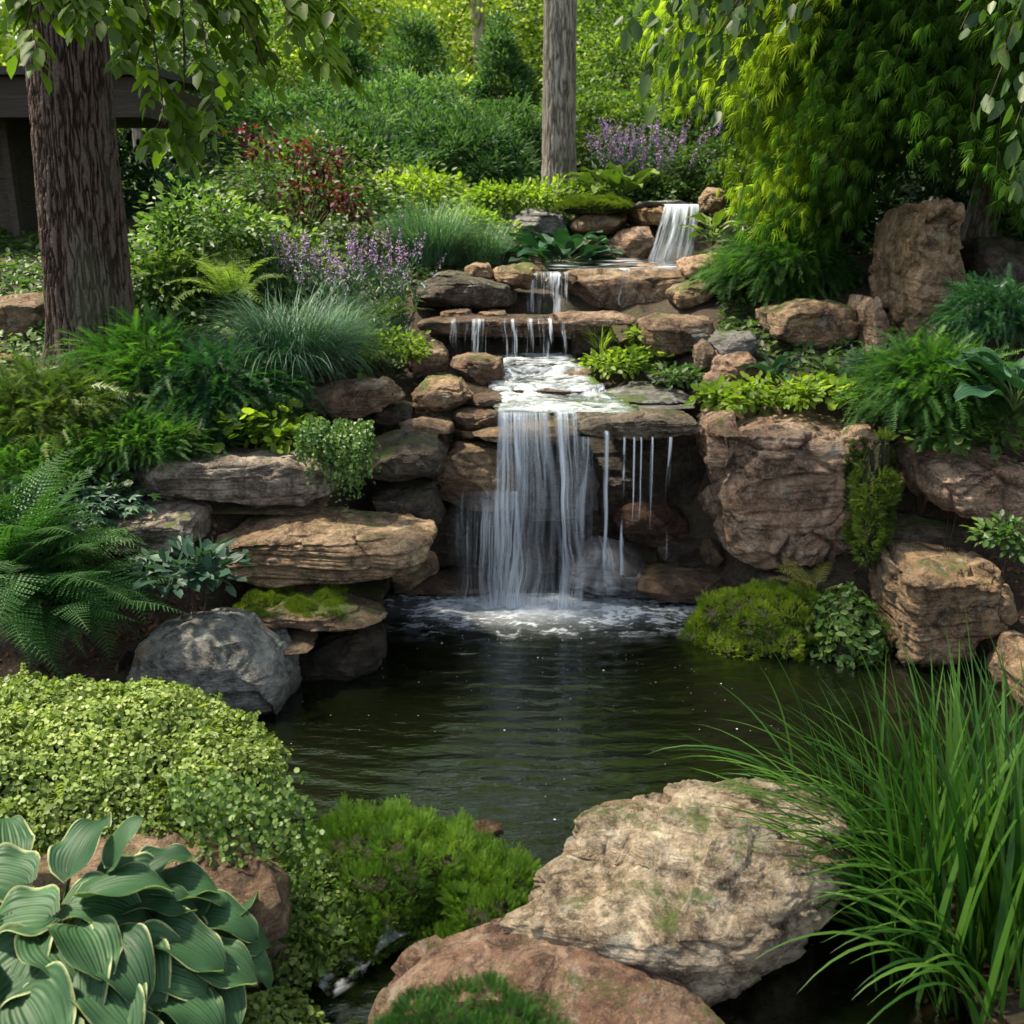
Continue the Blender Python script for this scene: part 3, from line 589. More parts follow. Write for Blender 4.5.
def fall(label, x0, x1, Y, ztop, zbot, env, v=.45, nu=None, ns=70, seed=1, layers=2, spread=0.0, back=.12, drop_skew=0.0, dens=1.0, freq=1.0, rough=.012, name='waterfall', lipz=None, soft=0.0, wob=.012, group=None):
    """sheet of strands leaving a lip from x0 to x1; env(u,s) = coverage 0..1"""
    nu = nu or max(30, int((x1 - x0) / .0032)); H = ztop - zbot
    root = thing(name, label, 'waterfall', ((x0 + x1) / 2, Y, zbot), group)
    for L in range(layers):
        u = np.linspace(0, 1, nu); s = np.concatenate([np.linspace(-back, 0, 6)[:-1], np.linspace(0, 1, ns) ** 1.15])
        U, Sg = np.meshgrid(u, s, indexing='ij')
        drop = np.clip(Sg, 0, 1) * H; tm = np.sqrt(2 * drop / 9.8)
        wx = x0 + U * (x1 - x0)
        q = np.stack([wx * 9, np.full_like(wx, L * 5.0 + seed), Sg * .8], -1).reshape(-1, 3)
        vv = v * (1 + .25 * fbm(q, 2, seed).reshape(U.shape)) + .05 * L
        Yp = Y - vv * tm + np.where(Sg < 0, -Sg * 1.0, 0)
        Xp = wx + spread * (U - .5) * (x1 - x0) * np.clip(Sg, 0, 1) + drop_skew * np.clip(Sg, 0, 1) + wob * fbm(np.stack([wx * 6, Sg * 3, 0 * wx], -1).reshape(-1, 3), 2, seed + 9).reshape(U.shape) * np.clip(Sg, 0, 1)
        Zp = ztop - drop + np.where(Sg < 0, .006, 0) 
        Yp = Yp + rough * fbm(np.stack([wx * 40, Sg * 2, 0 * wx + L], -1).reshape(-1, 3), 3, seed + 2).reshape(U.shape)
        w1 = wx * 34 * freq + 2.6 * vnoise(np.stack([wx * 7, 0 * wx + 4, 0 * wx + L], -1).reshape(-1, 3), seed + 14).reshape(U.shape) + .8 * vnoise(np.stack([wx * 3, Sg * 2.2, 0 * wx + L], -1).reshape(-1, 3), seed + 4).reshape(U.shape)
        st = fbm(np.stack([w1, Sg * .9, 0 * wx + L * 3.1], -1).reshape(-1, 3), 2, seed + L).reshape(U.shape)
        st2 = fbm(np.stack([w1 * 3.4, Sg * 2.4, 0 * wx + L * 7.7], -1).reshape(-1, 3), 3, seed + 50 + L).reshape(U.shape)
        e = env(U, np.clip(Sg, 0, 1)) * (1 + (.55 if x1 - x0 > .2 else 0) * fbm(np.stack([wx * 11 + .5 * Sg, Sg * .7, 0 * wx + 3 * L], -1).reshape(-1, 3), 2, seed + 21).reshape(U.shape))
        thr = .62 - .95 * e
        d = sstep(thr - .05, thr + .55, st * .75 + st2 * .55 + .12) * (.55 + .45 * e) * (e > .01) * dens
        if soft: d = d * (1 - soft) + soft * np.clip((e * (.22 + .26 * np.exp(-Sg * 9) + 1.0 * st + .80 * st2)) * (.75 + .6 * fbm(np.stack([wx * 9, Sg * 3, 0 * wx + L * 5], -1).reshape(-1, 3), 3, seed + 33).reshape(U.shape)), 0, .85)
        d = d * np.where(Sg < 0, sstep(-back, -back * .2, Sg), 1)
        d *= sstep(0, .04, U) * sstep(1, .96, U)
        P = np.stack([Xp, Yp, Zp], -1).reshape(-1, 3)
        mk('water_sheet', P, grid(nu, len(s)), FM, parent=root, attrs={'dens': np.clip(d.ravel(), 0, .96)}, origin=None)
    for ch in root.children:
        for_me = ch.data; co = np.empty(len(for_me.vertices) * 3, np.float32); for_me.vertices.foreach_get('co', co)
        co = co.reshape(-1, 3) - np.array(root.location, np.float32); for_me.vertices.foreach_set('co', co.ravel()); for_me.update()
    return root
def bumpf(u, c, w_): return np.exp(-((u - c) / w_) ** 2)

def water():
    pool()
    # main fall
    a = aY(497, 414, 5.62); b = aY(580, 414, 5.62)
    fall('wide silky main waterfall pouring into the pond', a[0], b[0], 5.62, a[2] - .005, .0,
         lambda u, s: np.clip((.50 + .36 * bumpf(u, .22, .16) + .35 * bumpf(u, .82, .09)) * (1 - .42 * s) * (1 - .45 * bumpf(s, .55, .22) * bumpf(u, .45, .3)) + .25 * bumpf(u, .78, .035) + .16 * (s > .9), 0, 1),
         v=.5, seed=3, layers=3, spread=.16, back=.25, soft=.85, freq=1.3, rough=.02, dens=.85, wob=.06)
    a = aY(446, 492, 5.52); b = aY(520, 492, 5.52)
    fall('thin broken veil of water left of the main waterfall', a[0], b[0], 5.50, a[2], .0, lambda u, s: .55 * (.5 + .5 * u) * (1 - .2 * s) * sstep(0, .45, s + .35 * u) * sstep(0, .3, u), v=.2, seed=8, layers=3, back=.02, dens=.75, soft=.5, freq=1.6, wob=.03)
    a = aY(576, 436, 5.46); b = aY(600, 436, 5.46)
    fall('sparse drips between the main waterfall and the bright single strand', a[0], b[0], 5.44, a[2], .0, lambda u, s: .42 * (1 - .5 * s) * bumpf(u, .3, .4), v=.15, seed=12, layers=2, back=.0, dens=.8, soft=.5, freq=1.6)
    a = aY(601, 436, 5.46); b = aY(613, 436, 5.46)
    fall('bright single strand falling onto the domed wet rock', a[0], b[0], 5.44, a[2] + .02, .30, lambda u, s: .80 * bumpf(u, .45 + .06 * np.sin(s * 7), .22) * (1 - .45 * sstep(.7, 1, s)), v=.18, seed=15, layers=2, back=.1, nu=60, soft=.35, freq=3, dens=.85)
    a = aY(616, 436, 5.46); b = aY(656, 436, 5.46)
    fall('row of fine trickles off the capstone, right of the bright strand', a[0], b[0], 5.44, a[2], .22, lambda u, s: np.clip(.85 * bumpf(u, .2, .035) + .7 * bumpf(u, .45, .03) + .75 * bumpf(u, .62, .03) + .8 * bumpf(u, .9, .03), 0, 1) * (1 - .55 * s), v=.15, seed=18, layers=2, back=0, nu=110)
    a = aY(664, 436, 5.46); b = aY(676, 436, 5.46)
    fall('faintest trickle, nearest to the rust-brown block', a[0], b[0], 5.44, a[2], .3, lambda u, s: .42 * bumpf(u, .5, .16) * (1 - .6 * s), v=.12, seed=21, layers=1, back=0, nu=40)
    # film of water sliding over the domed rock
    P, Fq, N = ROCKS['C4']; c = P.mean(0); top = P[:, 2].max(); xs = aY(607, 540, 5.4)[0]
    hgt = (top - P[:, 2]) / (top + .02); spr_ = (P[:, 0] - xs) / (.07 + .16 * hgt)
    q = np.stack([(P[:, 0] - xs) * 30 / (.55 + hgt), hgt * 1.1, 0 * hgt], 1)
    d = sstep(-.6, .9, fbm(q, 3, 71) * .7 + .35 * fbm(q * [3, 1.8, 1], 3, 72)) * (.72 - .3 * hgt) * np.exp(-spr_ ** 2 * .8)
    V = P + N * (.014 + .02 * np.clip(hgt, 0, 1) ** 2)[:, None]; kf = (P[Fq].mean(1)[:, 2] > -.02) & (N[Fq].mean(1)[:, 1] < .4)
    o = mk('splash', V, Fq[kf], FM, attrs={'dens': np.clip(d, 0, .9)}); tag(o, 'veil of spray sliding off the domed wet rock', 'splash')
    # lower row
    def multi(label, pxs, py, Y, zb, seed, **k):
        x0 = aY(pxs[0][0] - pxs[0][1] - 6, py, Y)[0]; x1 = aY(pxs[-1][0] + pxs[-1][1] + 6, py, Y)[0]; zt = aY(500, py, Y)[2]
        ce = [((aY(c_, py, Y)[0] - x0) / (x1 - x0), aY(c_ + w_, py, Y)[0] - aY(c_, py, Y)[0], st_) for c_, w_, st_ in pxs]
        def env(u, s): return np.clip(sum(st_ * bumpf(u + .012 * np.sin(s * 5 + c_ * 30), c_, w_ / (x1 - x0)) for c_, w_, st_ in ce) * (1 - .35 * s), 0, 1)
        fall(label, x0, x1, Y, zt, zb, env, seed=seed, **k)
    multi('row of short trickles dropping from the long thin ledge', [(455, 3, .5), (463, 2, .4), (476, 6, .85), (484, 3, .5), (506, 2, .5), (513, 3, .75), (528, 2, .6), (532, 3, .6), (541, 2, .5), (549, 2, .8), (564, 2, .4), (572, 1, .3)], 321, 6.98, 1.16, 30, v=.35, layers=2, back=.2, freq=1.8, soft=.15, dens=.75)
    multi('short bright fall splitting at the middle ledge', [(533, 4, .6), (541, 4, .5), (553, 5, 1.0), (559, 3, .7), (566, 2, .5)], 274, 7.70, 1.50, 33, v=.4, layers=2, back=.3, freq=1.8, soft=.2, dens=.8)
    multi('faint trickle running down the front of the pinkish slab', [(612, 2, .3), (621, 5, .4), (628, 2, .4)], 270, 7.68, 1.55, 36, v=.1, layers=1, back=.3)
    # top fall
    a = aY(664, 206, 9.0); b = aY(699, 206, 9.0)
    fall('topmost waterfall fanning out beside the orange banded block', a[0], b[0], 9.0, a[2] + .01, 1.74, lambda u, s: .88 - .22 * s + .1 * bumpf(u, .3, .2), v=.55, seed=40, layers=3, spread=.35, back=.3, drop_skew=-.13, freq=1.5, soft=.8)
    # rapids
    nu, nv = 260, 300
    t = np.linspace(0, 1, nv); u = np.linspace(0, 1, nu); U, T = np.meshgrid(u, t, indexing='ij')
    Yc = 7.15 - T * 1.5
    xl = np.interp(T, [0, .3, .7, 1], [aY(492, 362, 7.1)[0], aY(486, 372, 6.8)[0], aY(490, 398, 6.1)[0], aY(497, 414, 5.65)[0]])
    xr = np.interp(T, [0, .3, .6, .85, 1], [aY(575, 362, 7.1)[0], aY(585, 372, 6.8)[0], aY(607, 392, 6.2)[0], aY(640, 408, 5.8)[0], aY(640, 414, 5.65)[0]])
    X = xl + U * (xr - xl); Z = np.interp(T, [0, .3, .34, .55, .60, .8, 1], [1.25, 1.225, 1.18, 1.165, 1.12, 1.10, aY(540, 414, 5.65)[2] + .012])
    P = np.stack([X, Yc, Z], -1).reshape(-1, 3)
    wv = np.stack([fbm(P * 3, 2, 80), fbm(P * 3, 2, 81), 0 * P[:, 0]], 1) * .16; rt_ = (P + wv) @ np.array([[.8, .6, 0], [-.6, .8, 0], [0, 0, 1]]); n = fbm(rt_ * 6, 4, 61); n2 = fbm((P + wv * .6) * [15, 30, 0] + 3.3, 5, 63, .6)
    P[:, 2] += .022 * n + .009 * n2
    d = sstep(-.30, .62, n2 * .8 + n * .5 + .06 + .14 * bumpf(T.ravel(), .33, .05) + .16 * bumpf(T.ravel(), .58, .05) + .12 * (T.ravel() > .85)) * (.25 + .7 * sstep(0, .12, U.ravel()) * sstep(1, .8, U.ravel()))
    e = sstep(0, .05, U.ravel() + .04 * n) * sstep(1, .90, U.ravel() + .06 * n)
    d = d * e * .95
    # cut the rim where the sheet thins out
    o = mk('stream', P, grid(nu, nv), RAPID, attrs={'dens': d}); tag(o, 'foaming rapids running down to the main fall', kind='structure')
    # wet film on top of the pinkish slab
    nu, nv = 160, 80; U, T = np.meshgrid(np.linspace(0, 1, nu), np.linspace(0, 1, nv), indexing='ij')
    P = np.stack([aY(545, 270, 7.9)[0] + U * 1.35, 8.95 - T * 1.2, 1.815 + 0 * U], -1).reshape(-1, 3); P[:, 2] = 1.84 - .03 * T.ravel() + .008 * fbm(P * 6, 3, 2)
    d = sstep(-.2, .5, fbm(P * [5, 12, 0], 4, 66)) * .5 * sstep(0, .1, U.ravel()) * sstep(1, .9, U.ravel())
    tag(mk('stream', P, grid(nu, nv), RAPID, attrs={'dens': d}), 'thin film of water crossing the pinkish slab', kind='structure')
    # little glint of outflow in the lower left
    a = aZ(352, 980, .03); nu = 60; U, T = np.meshgrid(np.linspace(-1, 1, nu), np.linspace(0, 1, nu), indexing='ij'); p0, p1 = aZ(325, 1000, .02), aZ(400, 935, .04)
    P = (p0 + (p1 - p0) * T.reshape(-1, 1)) + np.stack([.5 * U.ravel(), -.5 * U.ravel(), 0 * U.ravel()], 1) * .055 * (1 + .4 * np.sin(T.ravel() * 7))[:, None]; n_ = fbm(P * [18, 18, 0], 4, 91); P[:, 2] += .012 * n_ + .03
    d = sstep(-.3, .4, n_) * .8 * (1 - U.ravel() ** 2); tag(mk('stream', P, grid(nu, nu), RAPID, attrs={'dens': d}), 'small glint of water trickling between hosta and reddish boulder', kind='structure')
water()
# ------------------------------------------------------------------ plant building blocks
def frame(d, n):
    d = nrm(d); s = nrm(np.cross(d, n)); n2 = np.cross(s, d); return np.stack([s, d, n2], -1)
def inst(tv, tf, M, pos, scale, var):
    m = len(pos); V = np.einsum('mij,nj->mni', M, tv) * np.asarray(scale).reshape(-1, 1, 1) + pos[:, None]
    Fc = tf[None] + len(tv) * np.arange(m)[:, None, None]
    return V.reshape(-1, 3), Fc.reshape(-1, tf.shape[1]), np.repeat(var, len(tv))
class Acc:
    def __init__(s): s.V = []; s.F = {}; s.A = []; s.n = 0
    def add(s, V, Fc, A):
        s.V.append(V); s.F.setdefault(Fc.shape[1], []).append(Fc + s.n); s.A.append(A); s.n += len(V)
    def build(s, name, mat, parent=None, origin=None, smooth=True):
        V = np.concatenate(s.V)
        if parent is not None: V = V - np.array(parent.location)
        return mk(name, V, [np.concatenate(f) for f in s.F.values()], mat, parent=parent, attrs={'var': np.concatenate(s.A)}, origin=origin if parent is None else None, smooth=smooth)
LEAF = (np.array([[0, 0, 0], [.0, .48, -.035], [0, 1, -.10], [.26, .30, .05], [.22, .68, .01], [-.26, .30, .05], [-.22, .68, .01]]),
        np.array([[0, 3, 1], [3, 4, 1], [4, 2, 1], [0, 1, 5], [5, 1, 6], [6, 1, 2]]))
SLIM = (LEAF[0] * [.55, 1, 1], LEAF[1])
ROUND = (np.array([[0, 0, 0], [.38, .22, .05], [.46, .58, .04], [.2, .95, 0], [-.2, .95, 0], [-.46, .58, .04], [-.38, .22, .05], [0, .5, -.03]]),
         np.array([[i, (i + 1) % 7, 7] for i in range(7)]))
SPRIG = None
DIAM = (np.array([[0, 0, 0], [.27, .45, .06], [0, 1, -.05], [-.27, .45, .06]]), np.array([[0, 1, 2], [0, 2, 3]]))
BLADE = (np.array([[-.06, 0, 0], [.06, 0, 0], [0, 1, -.1]]), np.array([[0, 1, 2]]))
def star_leaf(nl=7, wl=.085, spread=150, droop=.25, seg=2):
    """a deeply cut palmate leaf"""
    V = []; Fc = []
    for i in range(nl):
        a = radians(-spread / 2 + spread * i / (nl - 1)); L = 1 - .38 * abs(i - (nl - 1) / 2) / ((nl - 1) / 2)
        d = np.array([sin(a), cos(a)]); p = np.array([d[1], -d[0]]); b = len(V)
        V += [(0, 0, 0), (*(d * L * .5 + p * wl), -droop * .12), (*(d * L), -droop * L), (*(d * L * .5 - p * wl), -droop * .12)]
        Fc += [(b, b + 1, b + 2), (b, b + 2, b + 3)]
    return np.array(V, float), np.array(Fc)
def sprig(n=6, lf=ROUND, ll=.30):
    V = [np.array([(-.01, 0, 0), (.01, 0, 0), (0, 1, -.25)])]; Fc = [np.array([[0, 1, 2]])]; off = 3; rg = np.random.default_rng(4)
    for i in range(n):
        t = .15 + .85 * i / (n - 1)
        for sg in (-1, 1):
            d = nrm(np.array([[sg * .85, .45, .25]])); M = frame(d, np.array([[0, .1, 1.]])); v, f, _ = inst(lf[0], lf[1], M, np.array([[0, t, -.25 * t * t]]), np.array([ll * (1 - .45 * t) * rg.uniform(.8, 1.2)]), np.zeros(1)); V.append(v); Fc.append(f + off); off += len(v)
    return np.concatenate(V), np.concatenate(Fc)
SPRIG = sprig()
LACE = star_leaf(7, .024, 105, .42); PALM5 = star_leaf(5, .15, 170, .2)
def feather(n=16, wid=.030, L=.22, curl=.25, seed=0):
    """a twig feathered with fine needles"""
    rg = np.random.default_rng(seed); V = []; Fc = []
    V += [(-.008, 0, 0), (.008, 0, 0), (0, 1, -curl)]; Fc.append((0, 1, 2))
    for i in range(n):
        t = .08 + .9 * i / n; l = L * (1 - .55 * t) * rg.uniform(.8, 1.2)
        for sg in (-1, 1):
            b = len(V); c0 = np.array([0, t, -curl * t * t]); d = np.array([sg * .75, .62, rg.uniform(-.25, .35)]); d /= np.linalg.norm(d)
            V += [tuple(c0 + [0, -wid * .5, 0]), tuple(c0 + [0, wid * .5, 0]), tuple(c0 + d * l)]
            Fc.append((b, b + 1, b + 2))
    return np.array(V, float), np.array(Fc)
FEATH = feather(18, .042, .20, .35); FEATH2 = feather(10, .05, .30, .3, 3)
def rdir(rg, n): return nrm(rg.normal(size=(n, 3)))
def tubes(pts, r0, r1, sides=6, var=.5):
    """tapered tube along a polyline"""
    pts = np.asarray(pts, float); n = len(pts); T = nrm(np.gradient(pts, axis=0)); ref = np.array([.31, .17, .93]) if abs(T[0, 2]) < .9 else np.array([1., 0, 0])
    X = nrm(np.cross(T, ref)); Y = np.cross(T, X); a = np.linspace(0, 2 * pi, sides + 1)[:-1]
    r = (np.linspace(r0, r1, n) if np.isscalar(r0) and np.isscalar(r1) else r0)[:, None, None]
    V = pts[:, None] + r * (np.cos(a)[None, :, None] * X[:, None] + np.sin(a)[None, :, None] * Y[:, None])
    i = np.arange(n - 1)[:, None] * sides; j = np.arange(sides)[None]; k = (j + 1) % sides
    Fq = np.stack([i + j, i + k, i + k + sides, i + j + sides], -1).reshape(-1, 4)
    return V.reshape(-1, 3), Fq, np.full(n * sides, var)
UP = np.array([0, 0, 1.0])
def clumps(ctr, rad, ncl, per, leafL, tmpl, rg, clr=.16, droop=.25, up=.5, inner=.45, acc=None, lump=.5, sv=.25, half=False, outb=.6, flat=1.0, spr=.8):
    """leaf clumps through an uneven ellipsoid"""
    acc = acc or Acc(); ctr = np.array(ctr, float); rad = np.array(rad, float)
    d = rdir(rg, ncl)
    if half: d[:, 2] = np.abs(d[:, 2]) * 1.0 - .12
    ss = int(rg.integers(9999))
    r = (inner + (1 - inner) * rg.random(ncl) ** .5) * (1 + lump * fbm(d * 1.9 + ss, 3, ss))
    cc = ctr + d * r[:, None] * rad; R = float(np.mean(rad))
    cv = rg.normal(0, .22, ncl) 
    m = ncl * per; ci = np.repeat(np.arange(ncl), per)
    q = rg.normal(size=(m, 3)) * clr * R * np.array([1, 1, .6 * flat]); pos = cc[ci] + q
    ld = nrm(nrm(q) * spr + d[ci] * outb + rdir(rg, m) * .35 - UP * droop)
    nn = nrm(UP * up + rdir(rg, m) * .6 + d[ci] * .35)
    var = np.clip(.5 + cv[ci] + rg.normal(0, sv * .6, m), 0, 1)
    V, Fc, A = inst(*tmpl, frame(ld, nn), pos, leafL * rg.uniform(.6, 1.25, m), var); acc.add(V, Fc, A); return acc
def blades(base, az, e0, bend, L, w, rg, seg=8, var=None, fold=0.0):
    m = len(base); s = np.linspace(0, 1, seg + 1); e = e0[:, None] - bend[:, None] * s[None] ** 1.4
    dl = L[:, None] / seg; h = np.cumsum(np.cos(e[:, :-1]) * dl, 1); z = np.cumsum(np.sin(e[:, :-1]) * dl, 1)
    h = np.concatenate([np.zeros((m, 1)), h], 1); z = np.concatenate([np.zeros((m, 1)), z], 1)
    tw = rg.normal(0, .25, (m, 1)) * s[None]
    ca, sa = np.cos(az)[:, None], np.sin(az)[:, None]
    lat = rg.normal(0, .04, (m, 1)) * L[:, None] * s[None] ** 2
    ctr = np.stack([base[:, :1] + h * ca - lat * sa, base[:, 1:2] + h * sa + lat * ca, base[:, 2:] + z], -1)
    ww = w[:, None] * np.clip(np.minimum(.55 + s * 2.0, 1.0) * (1 - s[None] ** 2.2), .02, 1) * .5
    sd = np.stack([-sa * np.cos(tw), ca * np.cos(tw), np.sin(tw)], -1)
    V = np.stack([ctr - sd * ww[..., None], ctr + sd * ww[..., None]], 2)
    if fold:
        V = np.stack([ctr - sd * ww[..., None], ctr - np.stack([0 * h, 0 * h, ww * fold], -1), ctr + sd * ww[..., None]], 2)
    k = V.shape[2]; V = V.reshape(m, -1, 3); i = np.arange(seg)[:, None] * k + np.arange(k - 1)[None]; i = i.ravel()
    Fq = np.stack([i, i + 1, i + k + 1, i + k], 1)[None] + (k * (seg + 1)) * np.arange(m)[:, None, None]
    v = (rg.random(m) if var is None else var)[:, None] * np.ones((1, k * (seg + 1))); v = v + np.repeat(s, k)[None] * .15
    return V.reshape(-1, 3), Fq.reshape(-1, 4), v.ravel()
def surf_pts(key, n, rg, nz=.3, box=None, noise=None, thr=0.0):
    """random points on a finished stone (or mound) with their normals"""
    P, Fq, N = ROCKS[key]; fc = P[Fq].mean(1); fn = nrm(N[Fq].mean(1)); ar = np.linalg.norm(np.cross(P[Fq[:, 2]] - P[Fq[:, 0]], P[Fq[:, 3]] - P[Fq[:, 1]]), axis=1)
    ok = fn[:, 2] > nz
    if box is not None:
        y = fc[:, 1] * cos(PITCH) - (fc[:, 2] - CZ) * sin(PITCH); X = 512 + F * fc[:, 0] / y; Yp = 512 - F * (fc[:, 1] * sin(PITCH) + (fc[:, 2] - CZ) * cos(PITCH)) / y
        ok &= (X > box[0]) & (Yp > box[1]) & (X < box[2]) & (Yp < box[3])
    if noise: ok &= fbm(fc * noise, 3, 5) > thr
    idx = np.nonzero(ok)[0]
    if len(idx) == 0: return np.zeros((0, 3)), np.zeros((0, 3))
    c = rg.choice(idx, n, p=ar[idx] / ar[idx].sum()); a, b = rg.random((n, 1)), rg.random((n, 1)); q = P[Fq[c]]
    p = (q[:, 0] * (1 - a) + q[:, 1] * a) * (1 - b) + (q[:, 3] * (1 - a) + q[:, 2] * a) * b
    return p, fn[c]

G_MID = leaf_mat('leaves_mid_green', (.022, .060, .012), (.050, .115, .022), (.11, .18, .035))
G_DEEP = leaf_mat('leaves_deep_green', (.008, .030, .012), (.018, .060, .022), (.045, .11, .035), trans=.25)
G_BLUE = leaf_mat('leaves_blue_green', (.020, .055, .035), (.045, .105, .065), (.09, .17, .10), trans=.25)
G_LIME = leaf_mat('leaves_lime', (.06, .12, .012), (.15, .25, .025), (.28, .37, .05), trans=.5)
G_FAR = leaf_mat('leaves_far_sunlit', (.16, .26, .04), (.36, .46, .08), (.58, .66, .18), trans=.5)  # sunlight put into the leaf colour of the far trees
G_GOLD = leaf_mat('leaves_golden_green', (.08, .13, .010), (.20, .27, .02), (.36, .40, .04), trans=.5)
G_WOOD = leaf_mat('leaves_woodland', (.025, .065, .012), (.075, .15, .022), (.20, .28, .045), trans=.5, vary=1.3)
G_CONI = leaf_mat('needles_dark', (.022, .065, .022), (.06, .14, .045), (.13, .25, .08), trans=.35, rough=.6)
G_FEATH = leaf_mat('needles_feathery', (.020, .070, .014), (.045, .135, .022), (.10, .22, .035), trans=.35, rough=.6)
G_FERN = leaf_mat('fern_green', (.010, .045, .010), (.025, .095, .016), (.06, .17, .03), trans=.3)
G_CREEP = leaf_mat('creeper_pale', (.06, .10, .016), (.165, .24, .05), (.34, .41, .12), trans=.35, vary=.7)
G_SEDUM = leaf_mat('sedum_green', (.05, .11, .014), (.11, .22, .025), (.22, .34, .05), trans=.35)
G_MOSS = leaf_mat('moss_bright', (.04, .075, .006), (.10, .16, .010), (.20, .27, .02), trans=.3, rough=.8)
G_GRASS = leaf_mat('grass_blades', (.012, .052, .008), (.035, .115, .014), (.09, .20, .028), trans=.4, rough=.42, spec=.35, vary=.3)
G_FESC = leaf_mat('fescue_blades', (.025, .075, .045), (.055, .135, .075), (.11, .22, .12), trans=.25, rough=.5)
G_RED = leaf_mat('leaves_wine_red', (.022, .004, .007), (.060, .008, .014), (.14, .018, .026), trans=.45)
G_PURP = leaf_mat('florets_violet', (.20, .10, .40), (.40, .24, .62), (.62, .44, .78), trans=.3)
G_STEM = leaf_mat('stems_green', (.02, .05, .012), (.04, .08, .018), (.08, .12, .03), trans=.05)
G_OVER = leaf_mat('leaves_overhang', (.045, .09, .010), (.10, .18, .018), (.20, .30, .035), trans=.55)
G_HOSTB = leaf_mat('hosta_blue_leaves', (.010, .045, .028), (.02, .075, .04), (.045, .12, .06), trans=.2, rough=.38)
TWIG = plain_mat('twig_bark', (.03, .018, .01), (.09, .06, .04), 30)
def bark_mat(name, a, b, c):
    t = NT(name); tc = t.n('ShaderNodeTexCoord'); v = tc.outputs['Object']
    n = t.noise(t.mapv(v, (1, 1, .16)), 22, 8, .7, .6); n2 = t.noise(v, 60, 6, .7); n3 = t.noise(t.mapv(v, (1, 1, .35)), 3.0, 5)
    r = t.attr('ridge')
    col = t.ramp(t.math('ADD', t.math('MULTIPLY', r, .75), t.math('MULTIPLY', n, .4)), [(.22, a), (.50, b), (.85, c)])
    col = t.mix(t.ramp(n2, [(.45, 0), (.65, .5)]), col, tuple(x * .5 for x in b))
    col = t.mix(t.ramp(n3, [(.5, 0), (.62, .35)]), col, (.13, .15, .09))
    bs = t.n('ShaderNodeBsdfPrincipled'); t.l(col, bs.inputs['Base Color']); bs.inputs['Roughness'].default_value = .9; bs.inputs['Specular IOR Level'].default_value = .2
    t.l(t.bump(t.math('ADD', n, t.math('MULTIPLY', n2, .5)), 1, .02), bs.inputs['Normal']); t.l(bs.outputs[0], t.out.inputs[0]); return t.m
BARK = bark_mat('bark_furrowed', (.014, .008, .006), (.052, .033, .025), (.13, .095, .08))
BARK2 = bark_mat('bark_grey', (.08, .065, .052), (.23, .19, .155), (.40, .35, .30))
def trunk(parent, pts, r, nz=260, na=220, ridge=.022, mat=None, seed=1, flare=.35, freq=42):
    pts = np.array(pts, float); t = np.linspace(0, 1, nz); k = np.linspace(0, 1, len(pts))
    c = np.stack([np.interp(t, k, pts[:, i]) for i in range(3)], 1); rr = np.interp(t, np.linspace(0, 1, len(r)), r)
    H = c[-1, 2] - c[0, 2]
    rr = rr * (1 + flare * np.exp(-t * H / .16) )
    a = np.linspace(0, 2 * pi, na + 1)[:-1]; A, T = np.meshgrid(a, t, indexing='ij')
    R = rr[None] * (1 + .05 * np.sin(A * 3 + 1 + T * 2) + .03 * np.sin(A * 5 + T * 3) + .10 * np.exp(-T * H / .3) * np.sin(A * 5 + 2))
    rad0 = float(np.mean(rr))
    q = np.stack([np.cos(A) * rad0 * freq, np.sin(A) * rad0 * freq, (c[None, :, 2]) * freq * .10 + 0 * A], -1).reshape(-1, 3)
    q = q + .5 * np.stack([fbm(q * [.4, .4, 1.6], 2, seed + 4)] * 3, 1) * [1, 1, .2]
    rg_ = (1 - np.abs(fbm(q, 3, seed)) * 3.2).reshape(A.shape); rg2 = fbm(q * 3.5, 3, seed + 2).reshape(A.shape)
    rid = 1 - np.clip(rg_, 0, 1); cross = np.clip(1 - np.abs(vnoise(q * [1, 1, 5], seed + 7).reshape(A.shape)) * 6, 0, 1)
    hgt = np.clip(rid - .15 * cross, 0, 1)
    R = R + ridge * (hgt - .5) + ridge * .22 * rg2
    V = np.stack([c[None, :, 0] + R * np.cos(A), c[None, :, 1] + R * np.sin(A), c[None, :, 2] + 0 * A], -1)
    i = np.arange(na)[:, None] * nz + np.arange(nz - 1)[None]; j = (np.arange(na)[:, None] + 1) % na * nz + np.arange(nz - 1)[None]
    Fq = np.stack([i.ravel(), j.ravel(), (j + 1).ravel(), (i + 1).ravel()], 1)
    V = V.reshape(-1, 3) - (np.array(parent.location) if parent is not None else 0)
    return mk('trunk', V, Fq, mat or BARK, parent=parent, attrs={'ridge': np.clip(hgt + .25 * rg2, 0, 1).ravel()})

def grass(label, c, n, L, w, mat, seed, rad=.12, e0=(60, 88), bend=(30, 110), az=None, name='grass_clump', cat='grass', group=None, seg=8, fold=0, grp_obj=None, heads=False):
    rg = np.random.default_rng(seed); c = np.array(c, float)
    a = rg.random(n) * 2 * pi; r = rad * np.sqrt(rg.random(n)); base = np.stack([c[0] + r * np.cos(a), c[1] + r * np.sin(a), np.full(n, c[2] - .02)], 1)
    azz = a + rg.normal(0, .6, n) if az is None else rg.normal(radians(az[0]), radians(az[1]), n)
    acc = Acc(); acc.add(*blades(base, azz, np.radians(rg.uniform(*e0, n)), np.radians(rg.uniform(*bend, n)), L * rg.uniform(.55, 1.1, n), w * rg.uniform(.7, 1.2, n), rg, seg=seg, fold=fold))
    o = acc.build(name, mat, origin=c); return tag(o, label, cat, group)

